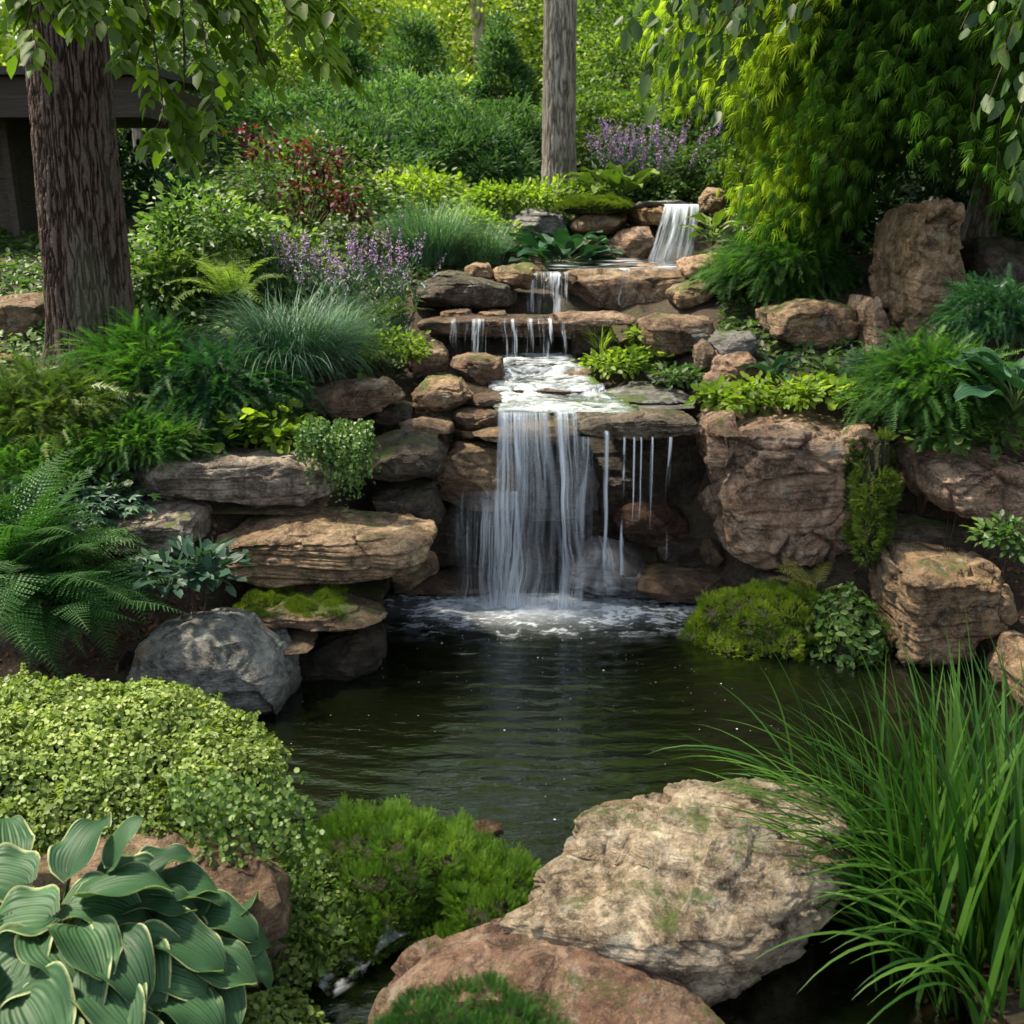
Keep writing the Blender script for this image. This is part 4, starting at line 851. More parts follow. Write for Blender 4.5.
def bush(label, c, rad, ncl, per, leafL, tmpl, mat, seed, cat='shrub', name='shrub', group=None, stems=6, part='foliage', **k):
    rg = np.random.default_rng(seed); c = np.array(c, float); base = c.copy(); base[2] = float(gz(c[0], c[1]))
    if base[2] > c[2]: base[2] = c[2] - .05
    root = thing(name, label, cat, base, group); acc = clumps(c, rad, ncl, per, leafL, tmpl, rg, **k); acc.build(part, mat, root)
    if stems:
        st = Acc()
        for i in range(stems):
            d = rdir(rg, 1)[0]; d[2] = abs(d[2]) * .7 + .3; e = c + d * np.array(rad) * .75; t = np.linspace(0, 1, 7)[:, None]
            p = base + (e - base) * t + np.array([0, 0, 1]) * (np.sin(t * pi) * .12 * rad[2]); rr = .012 * max(rad); st.add(*tubes(p, rr * 1.3, rr * .35, 5))
        st.build('stems', TWIG, root)
    return root
def feathery(label, c, rad, n, L, mat, seed, cat='shrub', name='feathery_shrub', group=None, tmpl=None, half=True, droop=.3, out=1.0, upn=.5, lump=.35, inner=.35, az=None, dome=True):
    rg = np.random.default_rng(seed); c = np.array(c, float); base = c.copy(); base[2] = min(float(gz(c[0], c[1])), c[2])
    d = rdir(rg, n)
    if half: d[:, 2] = np.abs(d[:, 2]) - .1
    r = (inner + (1 - inner) * rg.random(n) ** .5) * (1 + lump * fbm(d * 2.1 + seed, 3, seed))
    R = float(np.mean(rad)); ncl = max(12, n // 26); d = d[:ncl]; r = r[:ncl]; ci = rg.integers(0, ncl, n)
    cc = c + d * r[:, None] * np.array(rad); q = rg.normal(size=(n, 3)) * np.array([1, 1, .55]); pos = cc[ci] + q * .15 * R
    ld = nrm(nrm(q) * .55 + d[ci] * out * np.array([1, 1, .5]) + rdir(rg, n) * .55 + UP * (upn - droop * rg.random((n, 1)) * 2) + (np.array(az) if az is not None else 0))
    var = np.clip(.42 + .75 * rg.normal(0, .35, ncl)[ci] + rg.normal(0, .1, n) + .12 * q[:, 2], 0, 1)
    acc = Acc(); acc.add(*inst(*(tmpl or FEATH), frame(ld, nrm(UP + rdir(rg, n) * .5)), pos, L * rg.uniform(.55, 1.35, n), var))
    root = thing(name, label, cat, base, group); acc.build('foliage', mat, root, smooth=False)
    st = Acc()
    for i in range(7):
        dd = rdir(rg, 1)[0]; dd[2] = abs(dd[2]) * .5 + .2; e = c + dd * np.array(rad) * .7; t = np.linspace(0, 1, 6)[:, None]
        st.add(*tubes(base + (e - base) * t, .008, .003, 5))
    st.build('stems', TWIG, root); return root
def fern(label, c, nf, L, seed, az=(0, 360), mat=None, e0=(50, 80), bend=(70, 125), pw=.17, group=None, name='fern', npn=30, cat='fern'):
    rg = np.random.default_rng(seed); c = np.array(c, float); acc = Acc(); st = Acc()
    for i in range(nf):
        a = radians(rg.uniform(*az)); l = L * rg.uniform(.65, 1.1); e0_ = radians(rg.uniform(*e0)); b = radians(rg.uniform(*bend)); s = np.linspace(0, 1, npn + 1)
        e = e0_ - b * s ** 1.3; h = np.concatenate([[0], np.cumsum(np.cos(e[:-1])) * l / npn]); z = np.concatenate([[0], np.cumsum(np.sin(e[:-1])) * l / npn])
        aa = a + rg.normal(0, .25) * s ** 2; o = c + np.array([cos(a), sin(a), 0]) * .04
        P = o + np.stack([h * np.cos(aa), h * np.sin(aa), z], 1); T = nrm(np.gradient(P, axis=0)); sd = nrm(np.cross(T, UP)); nn = np.cross(sd, T)
        st.add(*tubes(P, .0035, .0008, 4, .3))
        k = np.arange(3, npn + 1); t = s[k]; pl = l * pw * np.clip(np.sin(pi * np.clip((t - .02) / 1.0, 0, 1) ** .62), .06, 1) ** .8
        tilt = rg.normal(0, .15)
        for sg in (-1, 1):
            d = nrm(sd[k] * sg + T[k] * .42 - UP * .16 + nn[k] * (tilt * sg) + rg.normal(0, .06, (len(k), 3)))
            acc.add(*inst(PINNA[0], PINNA[1], frame(d, nn[k]), P[k], pl, np.clip(rg.normal(.5, .12) + .25 * t + rg.normal(0, .06, len(k)), 0, 1)))
    root = thing(name, label, cat, c, group); acc.build('fronds', mat or G_FERN, root); st.build('stalks', G_STEM, root); return root
def _pinna():
    V = [(0, 0, 0)]; n = 6
    for sg in (1, -1):
        for i in range(n):
            t = (i + .5) / n; V.append((sg * .13 * (1 - t * .75), t + .03, .02)); V.append((sg * .055 * (1 - t * .8), t + .09, 0))
    V.append((0, 1.02, -.06)); tip = len(V) - 1; Fc = []
    for q in (0, 1):
        idx = [0] + list(range(1 + q * 2 * n, 1 + (q + 1) * 2 * n)) + [tip]
        mid = []
        for a, b in zip(idx[:-1], idx[1:]):
            Fc.append((0, a, b) if a != 0 else (0, b, b)) if False else None
    # spine points
    sp = len(V); m = n + 1
    for i in range(m): V.append((0, i / n * 1.0, 0))
    for q in (0, 1):
        for i in range(n):
            o1 = 1 + q * 2 * n + 2 * i; o2 = o1 + 1
            Fc += [(sp + i, o1, o2), (sp + i, o2, sp + i + 1)]
    return np.array(V, float), np.array(Fc)
PINNA = _pinna()
def tufty(pts, nrmls, amp, fq, seed):
    off, rel, gap = cells(pts * fq, seed); r = np.linalg.norm(rel, axis=1)
    return pts + nrmls * (amp * (.75 - r * 1.3 + .5 * (off[:, :1].ravel() - .5)))[:, None], nrm(nrmls + rel * 1.4)
def cushion(label, pts, nrmls, L, mat, seed, tmpl=FEATH2, name='cushion_plant', cat='ground cover', kind='stuff', jitter=.35, per=1, lift=0.0, origin=None, group=None, upb=.4):
    rg = np.random.default_rng(seed); m = len(pts)
    var = np.clip(.5 + .55 * fbm(pts * 9, 3, seed) + rg.normal(0, .13, m), 0, 1)
    d = nrm(nrmls + rdir(rg, m) * jitter + UP * upb)
    acc = Acc(); acc.add(*inst(*tmpl, frame(d, rdir(rg, m)), pts + nrmls * lift, L * rg.uniform(.6, 1.25, m), var))
    o = acc.build(name, mat, origin=pts.mean(0), smooth=False); return tag(o, label, cat, group, kind)
def creeper(label, pts, nrmls, L, mat, seed, tmpl=ROUND, name='creeping_plant', cat='ground cover', kind='stuff', lift=.012, flat=.6, group=None):
    """small leaves lying face-up over a surface"""
    rg = np.random.default_rng(seed); m = len(pts)
    var = np.clip(.5 + .5 * fbm(pts * 7, 3, seed) + rg.normal(0, .16, m), 0, 1)
    n = nrm(nrmls + rdir(rg, m) * flat + UP * .3); d = nrm(np.cross(n, rdir(rg, m)))
    acc = Acc(); acc.add(*inst(*tmpl, frame(d, n), pts + nrmls * (lift * rg.random((m, 1)) * 2), L * rg.uniform(.5, 1.25, m), var))
    o = acc.build(name, mat, origin=pts.mean(0)); return tag(o, label, cat, group, kind)

# hosta: broad ribbed leaves
def hosta_mat(name, body, light, margin, mw=.10):
    t = NT(name); u = t.attr('u'); a = t.attr('var'); tv = t.attr('t')
    au = t.math('ABSOLUTE', u); geo = t.n('ShaderNodeNewGeometry')
    n = t.noise(geo.outputs['Position'], 22, 5)
    c = t.mix(a, body, light); c = t.mix(t.ramp(t.noise(geo.outputs['Position'], 55, 6, .7), [(.66, 0), (.74, .5)]), c, (.14, .12, .04)); c = t.mix(t.ramp(t.noise(geo.outputs['Position'], 9, 5), [(.35, .0), (.7, .75)]), c, tuple(x * .5 for x in body))
    rib = t.math('SINE', t.math('MULTIPLY', u, 46.0)); rib2 = t.math('MULTIPLY', t.math('ADD', rib, 1.0), .5)
    c = t.mix(t.math('MULTIPLY', rib2, .10), c, tuple(min(1, x * 1.7) for x in light))
    e = t.math('ADD', au, t.math('MULTIPLY', t.math('SUBTRACT', n, .5), .20))
    c = t.mix(t.ramp(e, [(1 - mw - .04, 0), (1 - mw + .03, 1)]), c, margin)
    b = t.n('ShaderNodeBsdfPrincipled'); t.l(c, b.inputs['Base Color']); b.inputs['Roughness'].default_value = .55; b.inputs['Specular IOR Level'].default_value = .3
    t.l(t.bump(rib2, .35, .004), b.inputs['Normal'])
    tr = t.n('ShaderNodeBsdfTranslucent'); t.l(t.mix(1.0, c, (1.2, 1.4, .6), 'MULTIPLY'), tr.inputs[0]); m = t.n('ShaderNodeMixShader'); m.inputs[0].default_value = .22
    t.l(b.outputs[0], m.inputs[1]); t.l(tr.outputs[0], m.inputs[2]); t.l(m.outputs[0], t.out.inputs[0]); return t.m
HOSTA = hosta_mat('hosta_leaf_cream_edge', (.018, .062, .024), (.052, .125, .048), (.42, .46, .22), .034)
HOSTA2 = hosta_mat('hosta_leaf_plain', (.015, .06, .03), (.03, .10, .045), (.05, .13, .05), .02)
def hosta(label, c, leaves, mat, seed, name='hosta', cat='hosta', pet=.5, group=None):
    """leaves: (dx, dy, dz, azimuth deg, length, width, tilt deg) relative to the crown c: where each blade begins"""
    rg = np.random.default_rng(seed); c = np.array(c, float); Vs, Us, Ts, As, Fs = [], [], [], [], []; off = 0; st = Acc(); nu, nt_ = 27, 26
    for lf in leaves:
        dx, dy, dz, az, L, W, tl = lf; a = radians(az); o = c + np.array([dx, dy, dz]); u = np.linspace(-1, 1, nu); t = np.linspace(0, 1, nt_); U, T = np.meshgrid(u, t, indexing='ij')
        wd = W * .5 * np.clip(np.sin(pi * np.clip(T, 0, 1) ** .66), 0, 1) ** .55 * (1 - .12 * T)
        wd = np.maximum(wd, W * .015)
        el = radians(tl) - radians(rg.uniform(45, 80)) * t ** 1.5; hh = np.concatenate([[0], np.cumsum(np.cos(el[:-1])) * L / (nt_ - 1)]); zz = np.concatenate([[0], np.cumsum(np.sin(el[:-1])) * L / (nt_ - 1)])
        back = -.13 * L * (np.abs(U) ** 1.6) * np.exp(-T * 6)       # heart-shaped lobes
        h = hh[None] + back; z = zz[None] + wd * (np.abs(U) ** 1.5) * rg.uniform(.22, .45) * (1 - .5 * T)
        wv = rg.uniform(0, 6); z = z + .09 * W * np.abs(U) ** 2.5 * np.sin(T * rg.uniform(7, 12) + wv + (U > 0) * 2) 
        z = z + .012 * W * np.sin(U * 23)
        y = U * wd; roll = rg.normal(0, .22); y, z = y * cos(roll), z + y * sin(roll)
        ca, sa = cos(a), sin(a); V = np.stack([o[0] + h * ca - y * sa, o[1] + h * sa + y * ca, o[2] + z], -1).reshape(-1, 3)
        Vs.append(V); Us.append(U.ravel()); Ts.append(T.ravel()); As.append(np.full(V.shape[0], np.clip(rg.normal(.5, .25), 0, 1))); Fs.append(grid(nu, nt_, off)); off += len(V)
        k = np.linspace(0, 1, 8)[:, None]; b0 = c + np.array([0, 0, -.05]); p = b0 + (o - b0) * k + UP * np.sin(k * pi) * .03; st.add(*tubes(p, .007, .005, 6, .7))
    root = thing(name, label, cat, c, group)
    mk('leaves', np.concatenate(Vs) - c, np.concatenate(Fs), mat, parent=root, attrs={'u': np.concatenate(Us), 't': np.concatenate(Ts), 'var': np.concatenate(As)})
    st.build('stalks', G_STEM, root); return root
def rand_hosta(rg, n, r, L, W, zmax=.2):
    out = []
    for i in range(n):
        f = (i + .5) / n; a = i * 137.5 + rg.uniform(-15, 15); rr = r * sqrt(f)
        out.append((rr * cos(radians(a)), rr * sin(radians(a)), zmax * (1 - f * .75) + rg.uniform(-.02, .02), a, L * rg.uniform(.75, 1.1) , W * rg.uniform(.8, 1.1), rg.uniform(5, 35) + 30 * (1 - f)))
    return out
def flower_spikes(label, c, n, H, rad, seed, name='flowering_plant', group=None, az=None, fl=.010, cat='flowers', dense=26, flen=.16):
    rg = np.random.default_rng(seed); c = np.array(c, float); root = thing(name, label, cat, c, group); st = Acc(); fo = Acc(); fa = Acc()
    for i in range(n):
        a = rg.random() * 2 * pi; r = rad * sqrt(rg.random()); b = c + np.array([r * cos(a), r * sin(a) * .7, 0]); h = H * rg.uniform(.65, 1.1)
        top = b + np.array([rg.normal(0, .12) * h + r * cos(a) * .3, rg.normal(0, .1) * h, h]); t = np.linspace(0, 1, 7)[:, None]; p = b + (top - b) * t ** np.array([1.4, 1.4, 1]); st.add(*tubes(p, .003, .0012, 3, .6))
        d = nrm(top - p[-3]); m = dense; k = rg.random(m) ** .8; pos = top - d * (k * flen * rg.uniform(.7, 1.2))[:, None] + rg.normal(0, .0035 + .006, (m, 3)) * (k * .8 + .3)[:, None]
        fo.add(*inst(*DIAM, frame(nrm(rdir(rg, m) + UP * .4), rdir(rg, m)), pos, fl * rg.uniform(.7, 1.4, m), np.clip(rg.normal(.5, .25, m), 0, 1)))
        m = 16; k = rg.random(m) * .75; q = b + (top - b) * k[:, None] ** np.array([1.4, 1.4, 1]); fa.add(*inst(*SLIM, frame(nrm(rdir(rg, m) * [1, 1, .3] + UP * .7), rdir(rg, m)), q, .055 * rg.uniform(.6, 1.3, m), rg.random(m)))
    st.build('stems', G_STEM, root); fa.build('foliage', G_BLUE, root); fo.build('flowers', G_PURP, root); return root
def inpix(P, poly):
    y = P[:, 1] * cos(PITCH) - (P[:, 2] - CZ) * sin(PITCH); X = 512 + F * P[:, 0] / y; Y = 512 - F * (P[:, 1] * sin(PITCH) + (P[:, 2] - CZ) * cos(PITCH)) / y
    ins = np.zeros(len(P), bool); n = len(poly)
    for i in range(n):
        x1, y1 = poly[i]; x2, y2 = poly[(i + 1) % n]; c = ((y1 > Y) != (y2 > Y)) & (X < (x2 - x1) * (Y - y1) / ((y2 - y1) + 1e-9) + x1); ins ^= c
    return ins
# ------------------------------------------------------------------ trees and buildings behind
def limb(rg, p0, d, L, r, n=8, sag=0.0):
    t = np.linspace(0, 1, n)[:, None]; side = rdir(rg, 1)[0] * .12 * L
    return p0 + d * L * t + side * np.sin(t * pi) - UP * sag * L * t ** 2
def big_tree(label, foot, lean, H, r, crown_c, crown_r, ncl, per, leafL, mat, seed, bark=None, limbs=7, nz=120, na=90, ridge=.02, tmpl=LEAF, group=None, name='tree', lowest=.4, limbr=.28, **k):
    rg = np.random.default_rng(seed); foot = np.array(foot, float); root = thing(name, label, 'tree', foot, group)
    top = foot + np.array([lean[0], lean[1], H]); trunk(root, [foot - UP * .15, foot + (top - foot) * .5 + np.array([rg.normal(0, .03), 0, 0]), top], [r, r * .86, r * .5], nz=nz, na=na, ridge=ridge, mat=bark or BARK2, seed=seed)
    lb = Acc(); cc = np.array(crown_c, float)
    for i in range(limbs):
        f = lowest + (1 - lowest) * i / limbs; p0 = foot + (top - foot) * f; e = cc + rdir(rg, 1)[0] * np.array(crown_r) * .7; d = e - p0; L = np.linalg.norm(d)
        lb.add(*tubes(limb(rg, p0, d / L, L, r), r * limbr * (1.2 - f * .5), r * .04, 7))
    lb.build('limbs', TWIG, root)
    acc = clumps(cc, crown_r, ncl, per, leafL, tmpl, rg, **k); acc.build('crown', mat, root); return root

def trees():
    # the big furrowed tree at the left, its crown above the picture
    b = gp(99, 333); b = np.array([-2.52, 6.0, float(gz(-2.52, 6.0))]); b[2] = aY(99, 335, 6.0)[2]
    top = aY(62, -20, 6.0)
    rt = thing('tree', 'big furrowed dark-brown trunk in front of the cabin, leaning slightly left', 'tree', b)
    H = 6.5; d = (top - b) / (top[2] - b[2])
    trunk(rt, [b - UP * .2, b + d * 1.0, b + d * 2.3, b + d * H], [.245, .212, .20, .15], nz=900, na=560, ridge=.013, mat=BARK, seed=4, flare=.32, freq=58)
    rg = np.random.default_rng(11); lb = Acc(); cr = Acc()
    for i in range(9):
        p0 = b + d * (3.9 + i * .28); e = np.array([-1.6 + rg.uniform(-2.4, 2.6), 5.6 + rg.uniform(-2.2, 2.4), 6.2 + rg.uniform(0, 2.0)]); L = np.linalg.norm(e - p0)
        lb.add(*tubes(limb(rg, p0, (e - p0) / L, L, .1), .06, .01, 7))
    cr = clumps((-2.9, 4.4, 7.4), (2.8, 3.2, 1.2), 60, 60, .13, LEAF, rg, clr=.12, inner=.1)  # unseen crown clumps, spread forward to dapple the light below
    # hanging sprays that enter the top of the picture
    HANG = [((70, -60), (130, 70), 5.0), ((110, -60), (165, 125), 5.0), ((150, -70), (215, 100), 4.9), ((210, -70), (300, 50), 5.1), ((240, -60), (335, 70), 5.2), ((170, -60), (180, 165), 5.1), ((40, -60), (15, 75), 4.8), ((60, -70), (98, 20), 4.7),
            ((200, -50), (245, 45), 5.2), ((90, -50), (150, 30), 5.1), ((0, -50), (45, 15), 4.9), ((180, -60), (275, 105), 5.1), ((280, -60), (345, 20), 5.3)]
    for (a0, a1), (c0, c1), Y in HANG:
        p0 = aY(a0, a1, Y) ; p1 = aY(c0, c1, Y - .15); n = 14; t = np.linspace(0, 1, n)[:, None]; p = p0 + (p1 - p0) * t + np.array([0.05, 0, .10]) * np.sin(t * pi)
        up0 = b + d * 4.6; lb.add(*tubes(np.concatenate([[up0], [(up0 + p0) / 2 + UP * .25], p]), .012, .002, 5))
        m = 17; k = rg.random(m); q = p0 + (p1 - p0) * k[:, None] + np.array([0.05, 0, .1]) * np.sin(k * pi)[:, None]; dd = nrm(p1 - p0); sd = np.where(rg.random((m, 1)) < .5, -1, 1) * nrm(np.cross(dd, UP))
        base = q
        for jj in range(m):   # compound leaves: 5-7 leaflets on a stalk
            ax = nrm(sd[jj] * rg.uniform(.4, 1) + dd * .7 - UP * rg.uniform(.1, .5) + rdir(rg, 1)[0] * .25); l = rg.uniform(.13, .22); o = base[jj]
            lb.add(*tubes(np.array([o, o + ax * l * .5, o + ax * l]), .0015, .0008, 3)); s2 = nrm(np.cross(ax, UP))
            ps = []; ds = []
            for tt, sg in ((.45, 1), (.45, -1), (.75, 1), (.75, -1), (1, 0)): ps.append(o + ax * l * tt); ds.append(nrm(ax * (.7 if sg else 1) + s2 * sg * .8 - UP * .25))
            ds = np.array(ds); cr.add(*inst(*LEAF, frame(ds, nrm(UP + rdir(rg, 5) * .4)), np.array(ps), .095 * rg.uniform(.7, 1.25, 5), np.full(5, np.clip(rg.normal(.5, .2), 0, 1))))
    lb.build('limbs', TWIG, rt); cr.build('crown', G_OVER, rt)

    # the straight trunk in the middle
    b = aY(558, 190, 10.6); big_tree('straight grey-brown trunk rising behind the top of the waterfall', b, (-.06, 0, 0), 7.5, .165, (b[0], 11.6, 10.2), (2.2, 1.8, 2.0), 60, 60, .13, G_WOOD, 21, nz=420, na=200, ridge=.010, bark=BARK2, lowest=.72)
    # overhanging spray at the top centre-right belongs to a tree right of the path
    rg = np.random.default_rng(77); b = np.array([4.6, 7.4, float(gz(4.6, 7.4))]); rt = thing('tree', 'slim tree at the right edge whose long drooping leaves hang over the top fall', 'tree', b)
    trunk(rt, [b - UP * .1, b + [-.1, -.2, 2.4], b + [-.4, -.5, 5.5]], [.09, .075, .04], nz=160, na=60, ridge=.008, mat=BARK2, seed=9)
    lb = Acc(); cr = Acc(); p0 = b + [-.25, -.4, 4.4]
    for (c0, c1), Y in [((650, 30), 6.3), ((660, 100), 6.2), ((690, 60), 6.2), ((640, 75), 6.4), ((720, 30), 6.1), ((700, 110), 6.2), ((680, 10), 6.2), ((780, 30), 6.0), ((740, 15), 6.1), ((800, 15), 6.0), ((620, 35), 6.5), ((665, 60), 6.3), ((1000, 60), 5.4), ((1010, 140), 5.4), ((960, 30), 5.5), ((1020, 200), 5.5), ((985, 110), 5.5)]:
        e = aY(c0, c1, Y); mid = (p0 + e) / 2 + UP * .5; t = np.linspace(0, 1, 16)[:, None]; p = (1 - t) ** 2 * p0 + 2 * t * (1 - t) * mid + t * t * e; lb.add(*tubes(p, .018, .002, 5))
        m = 75; k = .45 + .55 * rg.random(m); q = ((1 - k) ** 2)[:, None] * p0 + (2 * k * (1 - k))[:, None] * mid + (k * k)[:, None] * e + rg.normal(0, .055, (m, 3))
        cr.add(*inst(*LEAF, frame(nrm(rdir(rg, m) * .6 - UP * .7 + nrm(e - mid) * .5), rdir(rg, m)), q, .125 * rg.uniform(.6, 1.2, m), np.clip(rg.normal(.5, .2, m), 0, 1)))
    lb.build('limbs', TWIG, rt); cr.build('crown', leaf_mat('leaves_long_drooping', (.02, .055, .012), (.045, .10, .02), (.10, .17, .04), trans=.4), rt)

    # weeping cut-leaf maple on the right
    rg = np.random.default_rng(31); b = np.array([3.4, 7.6, float(gz(3.4, 7.6))]); rt = thing('tree', 'weeping cut-leaf maple with feathery foliage over the right bank', 'tree', b)
    trunk(rt, [b - UP * .1, b + [.15, .1, .9], b + [-.1, 0, 1.9]], [.12, .09, .05], nz=120, na=60, ridge=.006, mat=BARK2, seed=13)
    lb = Acc(); cr = Acc(); sun_side = Acc(); top = b + [-.05, 0, 1.85]; nbr = 560
    for i in range(nbr):
        az = rg.uniform(-pi * 1.08, .25 * pi) if i % 6 else rg.uniform(0, 2 * pi); R = rg.uniform(.9, 2.5); h = rg.uniform(-.5, 2.5) * (1 - .10 * R); tip = b + np.array([cos(az) * R * 1.0, sin(az) * R * .72, .50 + h * .95])
        tip[2] = max(tip[2], 1.72 + .25 * rg.random())
        if inpix(tip[None], [(850, 180), (1000, 180), (1000, 330), (850, 330)])[0] or inpix(tip[None], [(630, 120), (715, 120), (725, 200), (765, 230), (765, 262), (700, 310), (620, 280)])[0]: continue
        mid = (top + tip) / 2 + UP * (.55 + .35 * R * .5); t = np.linspace(0, 1, 12)[:, None]; p = (1 - t) ** 2 * top + 2 * t * (1 - t) * mid + t * t * tip; lb.add(*tubes(p, .011, .0015, 4))
        m = 190; k = .35 + .65 * rg.random(m) ** .8; q = ((1 - k) ** 2)[:, None] * top + (2 * k * (1 - k))[:, None] * mid + (k * k)[:, None] * tip
        q = q + rg.normal(0, 1, (m, 3)) * np.array([.11, .11, .05]) - UP * rg.random((m, 1)) * .10
        dd = nrm(2 * (1 - k)[:, None] * (mid - top) + 2 * k[:, None] * (tip - mid)); ld = nrm(dd * .8 - UP * .55 + np.array([-.28, 0, 0]) + rdir(rg, m) * .22)
        cv = rg.normal(0, .13); v = np.clip(.45 + cv + rg.normal(0, .12, m), 0, 1)
        tgt = sun_side if tip[0] + .25 * rg.normal() < b[0] - 1.62 else cr  # left branches get a brighter leaf copy: sun put into the colour
        tgt.add(*inst(*LACE, frame(ld, nrm(UP * .6 + rdir(rg, m) * .5 - np.array([0, .4, 0]))), q, .105 * rg.uniform(.6, 1.3, m), v))
    lb.build('limbs', TWIG, rt); cr.build('crown', leaf_mat('maple_green', (.028, .085, .016), (.075, .175, .03), (.17, .29, .05), trans=.52, vary=.9), rt, smooth=False); sun_side.build('sunlit_foliage', leaf_mat('maple_sunlit', (.12, .21, .02), (.25, .36, .04), (.44, .51, .09), trans=.55, vary=.8), rt, smooth=False)

    # shrubs and conifers behind the banks
    for i, (px, py, Y, rx, rz, lab, mt) in enumerate([(920, 165, 9.6, 1.0, .8, 'dark shrub behind the standing stone', G_DEEP), (1010, 120, 9.0, .8, 1.2, 'dark shrub closing the right edge behind the maple', G_DEEP), (840, 235, 8.4, .7, .35, 'low dark cover plant under the skirts of the maple', G_DEEP), (410, 205, 10.8, .8, .3, 'low bright cover plant behind the blue fescue', G_LIME), (330, 215, 10.2, .7, .3, 'low green cover plant between the wine-red shrub and the conifers', G_MID)]):
        bush(lab, aY(px, py, Y), (rx, rx * .7, rz), int(230 * rx), 36, .07, LEAF, mt, 240 + i, clr=.16, lump=.5, inner=.5)
    for i, (px, py, Y, rx, rz, lab) in enumerate([(350, 198, 12.0, 1.15, .85, 'dark needled conifer, low and broad, behind the fescue'), (455, 188, 12.3, .95, .8, 'dark needled conifer between the fescue and the straight trunk'),
                                             (505, 175, 13.0, .7, .8, 'dull green conifer close to the left of the straight trunk'), (395, 160, 14.5, 1.2, 1.0, 'taller blue-green conifer behind the broad low one'), (345, 110, 16.0, .42, 1.15, 'narrow pointed conifer standing above the conifer belt, left'), (415, 100, 17.0, .45, 1.3, 'narrow pointed conifer standing above the conifer belt, middle'), (502, 105, 16.0, .40, 1.1, 'narrow pointed conifer just left of the straight trunk'), (300, 165, 13.5, .8, .9, 'narrow conifer behind the wine-red shrub')]):
        c = aY(px, py, Y); rg = np.random.default_rng(200 + i)
        bush(lab, c, (rx, rx * .8, rz), int(420 * rx), 60, .085, SLIM, G_CONI, 200 + i, name='conifer', cat='conifer', clr=.10, lump=.55, inner=.6, droop=-.1, outb=.5)
    specs = [  # px, py, Y, rx, rz, label, material, leaf
        (590, 165, 13.5, .9, .9, 'green bush right behind the straight trunk', G_WOOD), (650, 110, 16, 1.3, 1.5, 'loose shrub above the violet flower spikes', G_WOOD), (720, 140, 14.5, 1.1, 1.4, 'many-stemmed shrub between the violet spikes and the maple', G_MID),
        (60, 190, 14.5, 1.3, 1.3, 'shady bush seen between the cabin wall and the big trunk', G_LIME), (30, 250, 11, .8, .6, 'blue-green low bush beside the cabin wall', G_BLUE), (170, 150, 13.5, 1.1, 1.5, 'dark leafy shrub right of the big trunk', G_DEEP), (235, 120, 16, 1.4, 1.6, 'tall loose bush behind the wine-red shrub', G_WOOD), (150, 230, 10.5, .7, .7, 'small dark bush close behind the big trunk', G_DEEP),
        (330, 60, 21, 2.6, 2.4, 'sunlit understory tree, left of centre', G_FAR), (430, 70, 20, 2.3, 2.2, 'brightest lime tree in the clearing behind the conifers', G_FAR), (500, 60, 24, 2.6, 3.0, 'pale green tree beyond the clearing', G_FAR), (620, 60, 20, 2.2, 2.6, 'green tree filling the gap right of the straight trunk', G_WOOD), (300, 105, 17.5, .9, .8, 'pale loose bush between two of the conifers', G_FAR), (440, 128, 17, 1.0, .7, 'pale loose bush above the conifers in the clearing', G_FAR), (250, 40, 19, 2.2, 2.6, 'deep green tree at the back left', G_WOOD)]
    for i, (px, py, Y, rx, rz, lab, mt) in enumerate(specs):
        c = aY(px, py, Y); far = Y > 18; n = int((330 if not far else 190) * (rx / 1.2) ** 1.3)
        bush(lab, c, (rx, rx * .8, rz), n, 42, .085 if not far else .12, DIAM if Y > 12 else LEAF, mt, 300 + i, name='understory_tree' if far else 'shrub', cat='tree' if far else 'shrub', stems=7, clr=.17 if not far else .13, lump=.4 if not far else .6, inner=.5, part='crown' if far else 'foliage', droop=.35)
    # slim woodland trunks with crowns
    rg = np.random.default_rng(5)
    for i, (px, Y, r, lab) in enumerate([(172, 12.5, .06, 'slender pale sapling trunk just right of the big trunk'), (486, 19, .12, 'thin dark trunk left of the straight trunk'), (700, 17, .09, 'forked dark trunk behind the violet flower spikes'), (300, 22, .14, 'dim trunk deep in the wood, back left'), (610, 21, .13, 'dim trunk deep in the wood, right of the straight trunk'), (1010, 13, .22, 'trunk at the far right edge behind the maple')]):
        x = (px - 512) / F * Y * 1.03; ft = np.array([x, Y, float(gz(x, Y))]); cc = (x, Y + .5, ft[2] + 10)
        big_tree(lab, ft, (rg.normal(0, .25), 0, 0), 8.5, r, cc, (2.2, 2.0, 2.8), 30, 40, .20, G_WOOD, 400 + i, nz=90, na=24, ridge=.01, tmpl=DIAM, lowest=.45, clr=.13, inner=.2, name='woodland_tree', group='slim woodland trees')
    # the wood beyond, one mass
    rg = np.random.default_rng(8); acc = Acc(); n = 5200
    x = rg.uniform(-24, 24, n); y = rg.uniform(22, 34, n); z = gz(x, y) + rg.random(n) * np.where(x < 3, 6.5, 14); keep = fbm(np.stack([x, y * .6, z * 1.3], 1) * .33, 3, 3) > np.where(x < 2, .08, -.12) - .2 * (z < 6)
    x, y, z = x[keep], y[keep], z[keep]; n = len(x); per = 34; m = n * per; cc = np.repeat(np.stack([x, y, z], 1), per, 0) + rg.normal(size=(m, 3)) * [.55, .55, .38]
    var = np.clip(np.repeat(rg.normal(.5, .2, n), per) + rg.normal(0, .12, m), 0, 1)
    acc.add(*inst(*DIAM, frame(nrm(rdir(rg, m) - UP * .4), nrm(UP * .7 + rdir(rg, m) * .7)), cc, .22 * rg.uniform(.6, 1.3, m), var))
